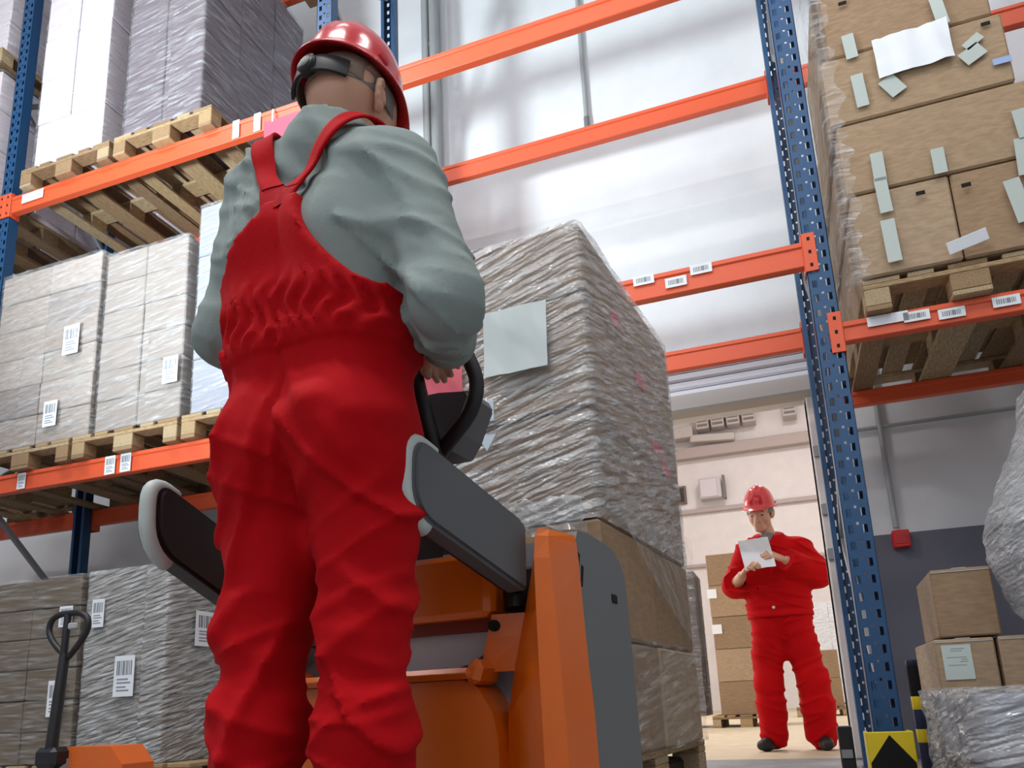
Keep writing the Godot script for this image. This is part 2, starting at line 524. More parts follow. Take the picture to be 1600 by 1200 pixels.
func build_far_room() -> void:
	var white := mat("wall hall", Color.WHITE)
	var fl := mat("floor hall", Color.WHITE)
	struct("floor_hall", box_mesh(Vector3(11.4, 0.3, 19.2)), fl, Vector3(0.5, -0.15, -14.7))
	struct("ceiling_hall", box_mesh(Vector3(11.4, 0.3, 19.2)), white, Vector3(0.5, 10.65, -14.7))
	struct("wall_hall_back", box_mesh(Vector3(11.4, 10.5, 0.2)), white, Vector3(0.5, 5.25, -24.1))
	struct("wall_hall_left", box_mesh(Vector3(0.2, 10.5, 19)), white, Vector3(-5.1, 5.25, -14.6))
	struct("wall_hall_right", box_mesh(Vector3(0.2, 10.5, 19)), white, Vector3(6.1, 5.25, -14.6))
	# mouldings and fittings of the hall's end wall
	var mould := mat("moulding", col(178, 164, 160), 0.6)
	struct("trim_9", box_mesh(Vector3(11, 0.34, 0.3), 0.02), mould, Vector3(0.5, 7.66, -23.86))
	struct("trim_10", box_mesh(Vector3(11, 0.14, 0.12), 0.02), mould, Vector3(0.5, 5.86, -23.94))
	struct("trim_11", box_mesh(Vector3(11, 0.1, 0.1), 0.02), mould, Vector3(0.5, 4.2, -23.95))
	var vb := mat("vent casing", col(190, 182, 178), 0.5)
	var vd := mat("vent slot", col(120, 112, 110), 0.6)
	var k := 0
	for x: float in [-1.75, -1.3, -0.85, -0.4, 0.75]:
		var t := thing("ventilation_unit", ["boxy beige ventilation unit high on the far hall wall, leftmost of the row", "boxy beige ventilation unit high on the far hall wall, second from left", "boxy beige ventilation unit high on the far hall wall, third from left", "boxy beige ventilation unit high on the far hall wall, fourth from left", "boxy beige ventilation unit high on the far hall wall, alone at the right"][k], "ventilation unit", Vector3(x, 8.3, -23.75), 0.0, "ventilation units on the far wall")
		span("casing", Vector3(-0.19, 0, -0.25), Vector3(0.19, 0.6, 0.25), vb, t, 0.02)
		span("slot", Vector3(-0.15, 0.06, 0.25), Vector3(0.15, 0.14, 0.262), vd, t, 0.004)
		span("slot", Vector3(-0.15, 0.2, 0.25), Vector3(0.15, 0.26, 0.262), vd, t, 0.004)
		k += 1
	var du := thing("air_duct", "pale square air duct rising at a slant across the far hall wall", "duct", Vector3(-2.4, 8.2, -23.7))
	span("casing", Vector3(-0.5, -0.1, -0.2), Vector3(0.35, 0.25, 0.2), vb, du, 0.02)
	obj("branch", box_mesh(Vector3(1.3, 0.22, 0.24), 0.02), vb, du, Vector3(0.9, -0.2, 0.05), Vector3(0, 0, -0.08))
	var wp := thing("wall_cabinet", "pale grey cabinet fixed high on the far hall wall beside a small dark window", "cabinet", Vector3(-1.72, 6.15, -23.8))
	span("case", Vector3(-0.32, 0, -0.2), Vector3(0.32, 0.62, 0.2), mat("cabinet grey", col(196, 190, 194), 0.5), wp, 0.02)
	span("door", Vector3(-0.28, 0.04, 0.2), Vector3(0.2, 0.58, 0.225), mat("cabinet door", col(206, 200, 204), 0.5), wp, 0.008)
	span("side_post", Vector3(0.36, -0.05, -0.05), Vector3(0.44, 0.66, 0.2), vd, wp, 0.01)
	var w1 := struct("window_1", box_mesh(Vector3(0.56, 0.56, 0.1), 0.01), mat("window frame dark", col(110, 96, 90), 0.5), Vector3(-2.74, 6.42, -23.96))
	span("pane", Vector3(-0.22, -0.22, 0.05), Vector3(0.22, 0.22, 0.062), mat("window dark", col(50, 42, 40), 0.1), w1)
	# goods in the hall
	var s := carton_stack("carton_stack", "tall stack of five brown cartons on a pallet behind the far worker", Vector3(-0.62, 0.0, -11.0), 0.0, Vector3(0.62, 2.05, 0.8), 1, 5, 2, "kraft", 61, 0.144)
	var lm := mat("paper", Color.WHITE)
	for q in [[-0.28, 1.62], [-0.26, 1.16], [0.2, 0.74], [0.26, 1.5]]:
		span("label", Vector3(q[0] - 0.05, q[1], 0.404), Vector3(q[0] + 0.07, q[1] + 0.12, 0.408), lm, s, 0.0)
	pallet(Vector3(-0.62, 0, -11.0), 0.0, "timber pallet on the hall floor under the tall brown carton stack", "pallets in the far hall")
	pallet(Vector3(-1.75, 0, -10.9), 0.0, "timber pallet on the hall floor under the dark wrapped load", "pallets in the far hall")
	wrapped("wrapped_load", "dark brown film-wrapped load in the far hall, half hidden by the big wrapped load", Vector3(-1.72, 0.144, -11.0), 0.0, Vector3(1.24, 1.86, 0.8), 2, 5, 2, "umber", 0, 62)
	carton_stack("carton_stack", "low stack of tan cartons on the hall floor right of the far worker's legs", Vector3(0.36, 0.0, -14.9), 0.0, Vector3(0.7, 0.93, 0.8), 2, 2, 1, "kraft", 63, 0.144)
	pallet(Vector3(0.36, 0, -14.9), 0.0, "timber pallet under the low stack of tan cartons in the far hall", "pallets in the far hall")
	wrapped("wrapped_load", "white film-wrapped load far back in the hall, right of the far worker", Vector3(0.9, 0.144, -20.5), 0.0, Vector3(1.1, 2.3, 0.8), 2, 5, 2, "chalk", 2, 64)
	pallet(Vector3(0.9, 0, -20.5), 0.0, "timber pallet under the white wrapped load far back in the hall", "pallets in the far hall")

# ---------------------------------------------------------------- racks
func upright_mesh(h: float) -> ArrayMesh:
	if meshes.has("upright"): return meshes["upright"]
	var b := Bld.new()
	var w := POST / 2
	var p := 0.07
	var rows := int(h / p)
	var t := 0.003
	# web with two columns of slots and small round holes between them
	var xs := [-w, -0.037, -0.018, -0.005, 0.005, 0.018, 0.037, w]
	for r in rows:
		var y := r * p
		var ys := [y, y + 0.006, y + 0.02, y + 0.032, y + 0.04, y + 0.052, y + p]
		for j in 6:
			var i := 0
			while i < 7:
				var hole := ((i == 1 or i == 5) and (j == 1 or j == 2 or j == 3)) or (i == 3 and j == 4)
				if hole:
					var a: float = xs[i]
					var c: float = xs[i + 1]
					var d: float = ys[j]
					var e: float = ys[j + 1]
					b.quad(Vector3(a, d, 0), Vector3(a, d, -t), Vector3(a, e, -t), Vector3(a, e, 0))
					b.quad(Vector3(c, d, -t), Vector3(c, d, 0), Vector3(c, e, 0), Vector3(c, e, -t))
					i += 1
					continue
				var k := i
				while k < 7 and not (((k == 1 or k == 5) and (j == 1 or j == 2 or j == 3)) or (k == 3 and j == 4)): k += 1
				var x0: float = xs[i]
				var x1: float = xs[k]
				b.quad(Vector3(x0, ys[j], 0), Vector3(x1, ys[j], 0), Vector3(x1, ys[j + 1], 0), Vector3(x0, ys[j + 1], 0))
				b.quad(Vector3(x1, ys[j], -t), Vector3(x0, ys[j], -t), Vector3(x0, ys[j + 1], -t), Vector3(x1, ys[j + 1], -t))
				i = k
	for s: float in [-1.0, 1.0]:
		b.box(Vector3(s * (w - t / 2), h / 2, -0.035), Vector3(t, h, 0.07))
		b.box(Vector3(s * (w - 0.012), h / 2, -0.07), Vector3(0.024, h, t))
	meshes["upright"] = b.mesh()
	return meshes["upright"]

func rack_frame(x: float, label: String) -> void:
	var t := thing("rack_frame", label, "rack frame", Vector3(x, 0, FRONT), 0.0, "blue rack frames")
	var blue := mat("rack blue", Color.WHITE)
	obj("upright", upright_mesh(8.4), blue, t, Vector3(0, 0.01, 0))
	obj("upright", upright_mesh(8.4), blue, t, Vector3(0, 0.01, REAR - FRONT), Vector3(0, PI, 0))
	var g := mat("galvanised", Color.WHITE)
	var y := 0.4
	var k := 0
	while y < 8.0:
		var z0 := -0.06
		var z1 := REAR - FRONT + 0.06
		if k % 2 == 1:
			var zz := z0
			z0 = z1
			z1 = zz
		var a := Vector3(0, y, z0)
		var b := Vector3(0, y + 0.72, z1)
		var m := obj("brace", box_mesh(Vector3(0.03, 0.035, a.distance_to(b)), 0.003), g, t, (a + b) / 2)
		m.basis = Basis.looking_at(b - a, Vector3.UP)
		y += 0.74
		k += 1
	for z: float in [-0.035, REAR - FRONT + 0.035]: obj("foot_plate", box_mesh(Vector3(0.116, 0.008, 0.13), 0.002), blue, t, Vector3(0, 0.006, z))

# a beam between two posts; its front face is on z
func rack_beam(xa: float, xb: float, top: float, h: float, z: float, label: String, stickers: Array = [], rear := false) -> void:
	var o := mat("rack orange", Color.WHITE)
	var x0 := xa + POST / 2
	var x1 := xb - POST / 2
	var t := thing("rack_beam", label, "rack beam", Vector3((x0 + x1) / 2, top, z), 0.0, "orange rack beams")
	var half := (x1 - x0) / 2
	var b := Bld.new()
	b.box(Vector3(0, -h / 2 - 0.012, -0.03), Vector3(half * 2, h - 0.024, 0.05), 0.004)
	b.box(Vector3(0, -0.014, -0.026), Vector3(half * 2, 0.028, 0.058), 0.005)
	obj("rail", b.mesh(), o, t)
	for s: float in [-1.0, 1.0]:
		var c := Vector3(s * (half + 0.024), -h * 0.5, 0.006)
		if rear: c.z = -0.075
		var k := obj("connector", box_mesh(Vector3(0.056, 0.19, 0.008), 0.002), o, t, c)
		for y: float in [-0.065, 0.0, 0.065]: obj("bolt_hole", box_mesh(Vector3(0.012, 0.016, 0.004), 0.001), mat("hole", Color.WHITE), k, Vector3(0, y, 0.0045 if not rear else -0.0045))
		obj("connector_return", box_mesh(Vector3(0.006, 0.19, 0.07), 0.001), o, t, Vector3(s * (half - 0.004), -h * 0.5, -0.035))
	for q: Array in stickers:
		# pixel-free: x along the rack, height below the top edge, width, height
		var m := Bld.new()
		m.box(Vector3.ZERO, Vector3(q[2], q[3], 0.002))
		obj("sticker", sticker_mesh(q[2], q[3]), mat("sticker" if q[2] < q[3] else "sticker wide", Color.WHITE) if q[4] else mat("paper", Color.WHITE), t, Vector3(q[0] - (x0 + x1) / 2, -q[1], 0.0042))

func sticker_mesh(w: float, h: float) -> ArrayMesh:
	var key := "sticker%.3f,%.3f" % [w, h]
	if not meshes.has(key):
		var b := Bld.new()
		var x := w / 2
		var y := h / 2
		b.quad(Vector3(-x, -y, 0.001), Vector3(x, -y, 0.001), Vector3(x, y, 0.001), Vector3(-x, y, 0.001))
		b.box(Vector3(0, 0, 0), Vector3(w, h, 0.0018))
		meshes[key] = b.mesh()
	return meshes[key]

func build_racks() -> void:
	rack_frame(X0, "blue perforated rack frame beyond the left edge of the view")
	rack_frame(X1, "blue perforated rack frame at the far left, left of the two tallest wrapped loads")
	rack_frame(X2, "blue perforated rack frame rising behind the driver's helmet")
	rack_frame(X3, "blue perforated rack frame on the right with a striped yellow and black foot guard")
	rack_frame(X4, "blue perforated rack frame beyond the right edge of the view")
	var A := 4.025
	var C := 2.35
	var F := 1.93
	var T4 := 6.1
	rack_beam(X0, X1, A, 0.125, FRONT, "orange front beam on the upper shelf beyond the left rack frame")
	rack_beam(X0, X1, A, 0.125, REAR, "orange rear beam on the upper shelf beyond the left rack frame", [], true)
	rack_beam(X0, X1, F, 0.12, FRONT, "orange front beam on the lower shelf beyond the left rack frame")
	rack_beam(X0, X1, F, 0.12, REAR, "orange rear beam on the lower shelf beyond the left rack frame", [], true)
	rack_beam(X1, X2, A, 0.125, FRONT, "orange front beam under the two tallest wrapped loads at upper left", [[-4.62, 0.05, 0.2, 0.07, false], [-2.9, 0.06, 0.05, 0.13, false], [-2.74, 0.06, 0.05, 0.13, false]])
	var sign_ := thing("beam_plate", "pink plate hung under the upper orange beam beside the driver's neck", "plate", Vector3(-2.5, A - 0.09, FRONT + 0.0))
	span("plate", Vector3(-0.18, -0.14, 0.006), Vector3(0.14, 0.0, 0.018), mat("plate pink", col(226, 70, 100), 0.5), sign_, 0.004)
	for s: float in [-0.12, 0.1]: span("hook", Vector3(s, -0.02, 0.018), Vector3(s + 0.012, 0.07, 0.022), mats["paper"], sign_, 0.002)
	rack_beam(X1, X2, A, 0.125, REAR, "orange rear beam behind the pallets of the two tallest wrapped loads", [], true)
	rack_beam(X1, X2, F, 0.12, FRONT, "orange front beam with four barcode stickers under the middle left loads", [[-4.70, 0.06, 0.07, 0.105, true], [-4.44, 0.06, 0.07, 0.105, true], [-3.72, 0.06, 0.08, 0.115, true], [-3.6, 0.06, 0.08, 0.115, true], [-2.75, 0.06, 0.07, 0.115, true]])
	rack_beam(X1, X2, F, 0.12, REAR, "orange rear beam in shade below the middle left loads", [], true)
	rack_beam(X1, X2, T4, 0.125, FRONT, "orange front beam of the top shelf above the upper left loads")
	rack_beam(X1, X2, T4, 0.125, REAR, "orange rear beam of the top shelf peeking past the upper left loads", [], true)
	rack_beam(X2, X3, A, 0.125, FRONT, "orange front beam of the empty upper shelf, topmost beam right of the helmet")
	rack_beam(X2, X3, A, 0.125, REAR, "orange rear beam of the empty upper shelf, second beam right of the helmet", [], true)
	rack_beam(X2, X3, C, 0.12, FRONT, "orange front beam with three white stickers over the doorway", [[-0.46, 0.02, 0.1, 0.05, true], [-0.31, 0.065, 0.1, 0.05, true], [-0.19, 0.025, 0.1, 0.05, true]])
	rack_beam(X2, X3, C, 0.12, REAR, "orange rear beam over the doorway, lowest beam in the empty bay", [], true)
	rack_beam(X3, X4, F, 0.09, FRONT, "orange front beam with white stickers under the pallet of plain cartons", [[0.55, 0.025, 0.16, 0.045, false], [0.66, 0.035, 0.1, 0.045, true], [0.79, 0.05, 0.1, 0.045, true], [0.99, 0.04, 0.1, 0.045, true], [1.18, 0.045, 0.1, 0.045, true]])
	rack_beam(X3, X4, F, 0.08, REAR, "dark orange rear beam behind the pallet of plain cartons", [], true)
	rack_beam(X3, X4, A, 0.125, REAR, "orange rear beam of the upper shelf beside the plain carton stack", [], true)
	rack_beam(X3, X4, A, 0.125, FRONT, "orange front beam of the upper right shelf above the plain carton stack")

# ---------------------------------------------------------------- pallets and loads
func pallet(at: Vector3, turn: float, label: String, group: String) -> Node3D:
	var t := thing("euro_pallet", label, "pallet", at, turn, group)
	var xs := [-0.35, 0.0, 0.35]
	var zs := [-0.55, 0.0, 0.55]
	for i in 3:
		for j in 3:
			var w := 0.145 if i == 1 else 0.1
			obj("block", box_mesh(Vector3(w, 0.078, 0.1 if j != 1 else 0.145), 0.004), tm("timber along"), t, Vector3(xs[i], 0.061, zs[j]))
	for i in 3: obj("bottom_board", box_mesh(Vector3(0.145 if i == 1 else 0.1, 0.022, 1.2), 0.003), tm("timber along"), t, Vector3(xs[i], 0.011, 0))
	for j in 3: obj("cross_board", box_mesh(Vector3(0.8, 0.022, 0.1 if j != 1 else 0.145), 0.003), tm("timber across"), t, Vector3(0, 0.111, zs[j]))
	var k := 0
	for x: float in [-0.3275, -0.175, 0.0, 0.175, 0.3275]:
		obj("deck_board", box_mesh(Vector3([0.145, 0.1, 0.145, 0.1, 0.145][k], 0.022, 1.2), 0.003), tm("timber along"), t, Vector3(x, 0.133, 0))
		k += 1
	return t

func tm(kind: String) -> Material:
	return mats[kind + str(rng.randi() % 4)]

func carton_stack(called: String, label: String, at: Vector3, turn: float, s: Vector3, nx: int, ny: int, nz: int, stock: String, seed_: int, lift := 0.0, jitter := 0.006, category := "cartons", group := "") -> Node3D:
	rng.seed = seed_
	var t := thing(called, label, category, at, turn, group)
	cartons(t, s, nx, ny, nz, stock, lift, jitter)
	return t

func cartons(t: Node3D, s: Vector3, nx: int, ny: int, nz: int, stock: String, lift: float, jitter: float) -> void:
	var c := Vector3(s.x / nx, s.y / ny, s.z / nz)
	var m := box_mesh(c - Vector3(0.006, 0.004, 0.006), 0.006)
	for y in ny:
		for x in nx:
			for z in nz:
				if x > 0 and x < nx - 1 and z > 0 and z < nz - 1: continue
				var p := Vector3((x + 0.5) * c.x - s.x / 2, lift + (y + 0.5) * c.y, (z + 0.5) * c.z - s.z / 2)
				p += Vector3(rng.randf_range(-1, 1), 0, rng.randf_range(-1, 1)) * jitter
				obj("carton", m, stock_mat(stock), t, p, Vector3(0, rng.randf_range(-1, 1) * jitter * 0.8, 0))

func stock_mat(stock: String) -> Material:
	var k := rng.randi() % 4
	if mats.has(stock + str(k)): return mats[stock + str(k)]
	var c: Color = {"umber": col(66, 52, 48), "chalk": col(222, 222, 228), "plum": col(104, 92, 102), "pearl": col(224, 214, 222), "taupe": col(150, 138, 130), "slate": col(150, 152, 164), "ash": col(110, 97, 80)}[stock]
	return mat(stock, c, 0.6)

# the film round a load: a loop of creased sheet with its edge folded over the top
func film_mesh(s: Vector3, seed_: int, lean := Vector3.ZERO, amp := 0.006, down := 0.0, crown := 0.0) -> ArrayMesh:
	var nz_ := noise(seed_, 1.0, 3)
	var hw := s.x / 2 + 0.006
	var hd := s.z / 2 + 0.006
	var r := 0.02
	var per := 2 * (s.x + s.z)
	var cols := int(per / 0.03)
	var rows := int((s.y + down) / 0.03) + 1
	var pts := PackedVector3Array()
	var uvs := PackedVector2Array()
	for j in rows + 3:
		var v := minf(float(j) / (rows - 1), 1.0)
		var inset := 0.0
		var y := -down + v * (s.y + down + 0.008)
		if j >= rows:
			inset = [0.0, 0.03, 0.09, 0.2][j - rows + 1]
			y += [0.0, 0.004, 0.006, 0.006][j - rows + 1]
		for i in cols + 1:
			var u := float(i % cols) / cols * per
			# start in the middle of the back face
			var q := Vector2.ZERO
			var nn := Vector2.ZERO
			var d := fposmod(u + s.x / 2, per)
			if d < s.x: q = Vector2(hw - d / s.x * 2 * hw, -hd); nn = Vector2(0, -1)
			elif d < s.x + s.z: q = Vector2(-hw, -hd + (d - s.x) / s.z * 2 * hd); nn = Vector2(-1, 0)
			elif d < 2 * s.x + s.z: q = Vector2(-hw + (d - s.x - s.z) / s.x * 2 * hw, hd); nn = Vector2(0, 1)
			else: q = Vector2(hw, hd - (d - 2 * s.x - s.z) / s.z * 2 * hd); nn = Vector2(1, 0)
			# round the corners
			var cx := clampf(q.x, -hw + r, hw - r)
			var cz := clampf(q.y, -hd + r, hd - r)
			var o := q - Vector2(cx, cz)
			if absf(o.x) > 0.001 and absf(o.y) > 0.001: nn = o.normalized()
			q = Vector2(cx, cz) + (nn * r if o.length() > 0.001 else Vector2.ZERO)
			if absf(o.x) <= 0.001 or absf(o.y) <= 0.001: q = Vector2(cx, cz) + nn * r
			var w := nz_.get_noise_3d(q.x * 6, y * 40 - q.x * 3 - q.y * 4, q.y * 6) * amp + nz_.get_noise_3d(q.x * 3, y * 4, q.y * 3 + 9) * amp * 0.7
			q += nn * (maxf(w, -0.5 * amp) + 0.5 * amp)
			q *= 1.0 - inset
			var sag := crown * (absf(q.x) / hw) * (absf(q.x) / hw) * v
			pts.append(Vector3(q.x, y - sag, q.y) + lean * v)
			uvs.append(Vector2(float(i) / cols * per * 0.55, 1.0 - y * 0.55))
	return grid_mesh(pts, cols + 1, rows + 3, false, uvs)

func wrapped(called: String, label: String, at: Vector3, turn: float, s: Vector3, nx: int, ny: int, nz: int, stock: String, film: int, seed_: int, stickers: Array = [], group := "", amp := 0.006) -> Node3D:
	rng.seed = seed_
	var t := thing(called, label, "wrapped load", at, turn, group)
	cartons(t, s, nx, ny, nz, stock, 0.0, 0.004)
	obj("stretch_film", film_mesh(s, seed_, Vector3.ZERO, amp), mats["film%d" % film], t)
	for q: Array in stickers:
		var m := obj("shipping_label", sticker_mesh(q[2], q[3]), mat("sticker" if q[4] else "paper", Color.WHITE), t, Vector3(q[0], q[1], s.z / 2 + 0.024))
		if q.size() > 5:
			m.position = Vector3(s.x / 2 + 0.024, q[1], q[0])
			m.rotation.y = PI / 2
	return t

func build_loads() -> void:
	var A := 4.025
	var F := 1.93
	var zc := FRONT + 0.05 - 0.6
	var pg := "pallets on the rack shelves"
	var lg := "film-wrapped loads on the left rack"
	rng.seed = 1
	# upper shelf
	for q: Array in [[-4.30, A, "timber pallet under the white wrapped load on the upper left shelf"], [-3.46, A, "timber pallet under the pale pink wrapped load on the upper shelf, nearest the driver"], [-5.5, A, "timber pallet on the upper shelf at the left picture edge, beyond the blue frame"],
			[-4.42, F, "timber pallet on the middle left shelf by the blue frame, under the leftmost brown load"], [-3.59, F, "timber pallet on the middle left shelf under the creased silvery load"], [-2.76, F, "timber pallet on the middle left shelf half hidden by the driver"], [-5.5, F, "timber pallet on the lower shelf beyond the blue left frame"],
			[0.87, F, "timber pallet under the plain carton stack on the right rack"], [1.78, F, "timber pallet on the right rack beyond the picture edge"],
			[-4.32, 6.1, "timber pallet on the top shelf above the white wrapped load"], [-3.45, 6.1, "timber pallet on the top shelf above the pale pink wrapped load"]]:
		pallet(Vector3(q[0], q[1] + 0.002, zc), 0.0, q[2], pg)
	wrapped("wrapped_load", "white film-wrapped load on the upper left shelf, beside the blue frame", Vector3(-4.31, A + 0.148, zc + 0.02), 0.0, Vector3(0.62, 1.78, 1.12), 2, 5, 3, "pearl", 1, 71, [], lg)
	wrapped("wrapped_load", "pale pink film-wrapped load with a dark side on the upper shelf, nearest the driver", Vector3(-3.49, A + 0.148, zc + 0.02), 0.0, Vector3(0.64, 1.66, 1.12), 2, 5, 3, "plum", 1, 72, [], lg)
	wrapped("wrapped_load", "pale wrapped load cut by the left picture edge on the upper shelf", Vector3(-5.42, A + 0.148, zc + 0.02), 0.0, Vector3(0.76, 0.98, 1.12), 2, 3, 3, "pearl", 1, 73, [], lg)
	pallet(Vector3(-5.42, A + 1.156, zc + 0.02), 0.0, "timber pallet stacked on the wrapped load at the upper left picture edge", pg)
	wrapped("wrapped_load", "white wrapped load at the upper left corner, on the stacked pallet", Vector3(-5.42, A + 1.306, zc + 0.02), 0.0, Vector3(0.74, 0.9, 1.1), 2, 3, 3, "pearl", 1, 74, [], lg)
	# middle shelf
	wrapped("wrapped_load", "brown film-wrapped load with two labels on the middle left shelf, by the blue frame", Vector3(-4.32, F + 0.148, zc + 0.04), 0.0, Vector3(0.88, 1.26, 1.1), 2, 6, 3, "mauve", 1, 75, [[0.26, 0.66, 0.13, 0.2, true], [0.14, 0.18, 0.11, 0.17, true]], lg)
	wrapped("wrapped_load", "creased silvery film-wrapped load with one label on the middle left shelf", Vector3(-3.51, F + 0.148, zc + 0.04), 0.0, Vector3(0.65, 1.2, 1.1), 2, 6, 3, "taupe", 1, 76, [[0.26, 0.3, 0.11, 0.17, true]], lg)
	wrapped("wrapped_load", "bluish grey film-wrapped load behind the driver's left elbow", Vector3(-2.75, F + 0.148, zc + 0.04), 0.0, Vector3(0.72, 1.36, 1.1), 2, 4, 3, "slate", 1, 77, [], lg)
	# floor level
	wrapped("wrapped_load", "dull brown carton load on the floor behind the hand pallet truck", Vector3(-4.2, 0.148, zc + 0.04), 0.0, Vector3(0.76, 1.06, 1.1), 2, 6, 3, "ash", 0, 78, [[0.3, 0.82, 0.1, 0.12, true], [0.27, 0.36, 0.11, 0.2, true]], lg)
	wrapped("wrapped_load", "grey film-wrapped load on the floor below the left cushion of the truck", Vector3(-3.48, 0.148, zc + 0.04), 0.0, Vector3(0.58, 1.06, 1.1), 2, 6, 3, "ash", 2, 79, [[-0.18, 0.82, 0.09, 0.16, true], [0.04, 0.46, 0.14, 0.22, true], [0.25, 0.72, 0.2, 0.2, true, 1]], lg)
	pallet(Vector3(-4.2, 0, zc), 0.0, "timber pallet on the floor under the dull brown carton load", pg)
	pallet(Vector3(-3.38, 0, zc), 0.0, "timber pallet on the floor under the grey wrapped load", pg)
	carton_pallet()
	big_load()

# the plain cartons on the right rack
func carton_pallet() -> void:
	rng.seed = 90
	var zc := FRONT + 0.05 - 0.6
	var base := Vector3(0.84, 1.93 + 0.148, zc + 0.06)
	var t := thing("carton_load", "tall kraft carton stack with tape strips and a white sheet, right rack", "cartons", base)
	var tape := mat("tape", Color.WHITE)
	var front := 0.56
	var rows := [[0.0, 0.4, [[-0.37, 0.02], [0.02, 0.42]], 0.0], [0.402, 0.355, [[-0.38, 0.40]], 0.015], [0.759, 0.35, [[-0.4, 0.33]], 0.03], [1.111, 0.36, [[-0.36, 0.30]], 0.02], [1.473, 0.34, [[-0.36, 0.3]], 0.0]]
	for r: Array in rows:
		for q: Array in r[2]:
			for z in 3:
				var w: float = q[1] - q[0]
				obj("carton", box_mesh(Vector3(w - 0.006, r[1] - 0.004, 0.366), 0.008), stock_mat("kraft"), t, Vector3((q[0] + q[1]) / 2, r[0] + r[1] / 2, front - 0.186 - z * 0.37 + r[3] * 0.3))
	# strips of parcel tape over the seams: x, y, width, height, tilt
	var f := front + 0.008
	for q: Array in [[-0.24, 0.14, 0.055, 0.2, 0.02], [0.24, 0.2, 0.06, 0.2, 0.12], [-0.24, 0.36, 0.05, 0.17, 0.03], [-0.24, 0.5, 0.05, 0.14, 0.0], [-0.01, 0.46, 0.05, 0.12, 0.0], [0.3, 0.39, 0.075, 0.17, -0.05], [0.31, 0.54, 0.05, 0.14, 0.06],
			[-0.26, 0.9, 0.05, 0.17, 0.04], [-0.27, 1.14, 0.05, 0.13, 0.05], [0.1, 1.2, 0.05, 0.17, 0.1], [0.19, 0.93, 0.09, 0.07, 0.5], [-0.13, 0.88, 0.07, 0.1, 0.5], [0.2, 0.99, 0.08, 0.04, 0.6]]:
		obj("tape_strip", box_mesh(Vector3(q[2], q[3], 0.002)), tape, t, Vector3(q[0], q[1], f + 0.012), Vector3(0, 0, q[4]))
	# slots where the cartons are gripped
	for q: Array in [[-0.1, 0.33], [0.07, 0.32], [0.38, 0.62], [-0.12, 1.07], [0.26, 1.06], [-0.27, 1.38]]:
		obj("grip_hole", box_mesh(Vector3(0.035, 0.018, 0.004), 0.001), mat("hole", Color.WHITE), t, Vector3(q[0], q[1], f + 0.011))
	var sheet := grid_sheet(0.3, 0.2, 0.01, 17)
	obj("paper_sheet", sheet, mat("paper", Color.WHITE), t, Vector3(-0.03, 1.03, f + 0.026), Vector3(0, 0, 0.03))
	obj("flap_label", box_mesh(Vector3(0.15, 0.05, 0.004), 0.001), mat("paper", Color.WHITE), t, Vector3(0.03, 0.055, f + 0.03), Vector3(0.35, 0, 0.22))
	obj("blue_sticker", box_mesh(Vector3(0.07, 0.03, 0.002)), mat("sticker blue", col(150, 172, 214), 0.5), t, Vector3(0.29, 0.86, f + 0.012))
	obj("stretch_film", side_film(), mats["film1"], t)
	# a second stack beyond the picture
	carton_stack("carton_load", "stack of plain kraft cartons further right on the right rack, beyond the picture edge", Vector3(1.78, 2.078, zc + 0.06), 0.0, Vector3(0.78, 1.0, 1.1), 2, 3, 3, "kraft", 91, 0.0)

func grid_sheet(w: float, h: float, amp: float, seed_: int) -> ArrayMesh:
	var n := noise(seed_, 1.0, 2)
	var pts := PackedVector3Array()
	for side in 2:
		for j in 13:
			for i in 17:
				var x := (i / 16.0 - 0.5) * w
				var y := (j / 12.0 - 0.5) * h
				pts.append(Vector3(x, y, n.get_noise_2d(x * 14 + y * 5, y * 4) * amp - side * 0.001))
	return join([grid_mesh(pts.slice(0, 221), 17, 13), grid_mesh(pts.slice(221), 17, 13, false, PackedVector2Array(), true)])

# film left on the left side of the carton stack and round its corner
func side_film() -> ArrayMesh:
	var n := noise(95, 1.0, 3)
	var pts := PackedVector3Array()
	var uvs := PackedVector2Array()
	for j in 60:
		var y := -0.04 + j / 59.0 * 1.86
		var edge := 0.05 + 0.07 * absf(n.get_noise_1d(y * 3.0)) + 0.05 * n.get_noise_1d(y * 11)
		for i in 30:
			var s := i / 29.0 * (1.16 + edge)
			var p := Vector3(-0.415, y, -0.58 + s)
			if s > 1.16: p = Vector3(-0.415 + (s - 1.16), y, 0.58 + 0.012)
			p.x += -absf(n.get_noise_2d(s * 9, y * 14)) * 0.02 if s <= 1.16 else 0.0
			p.z += absf(n.get_noise_2d(s * 30, y * 20)) * 0.015 if s > 1.1 else 0.0
			pts.append(p)
			uvs.append(Vector2(s * 0.6, y * 0.6))
	return grid_mesh(pts, 30, 60, false, uvs)

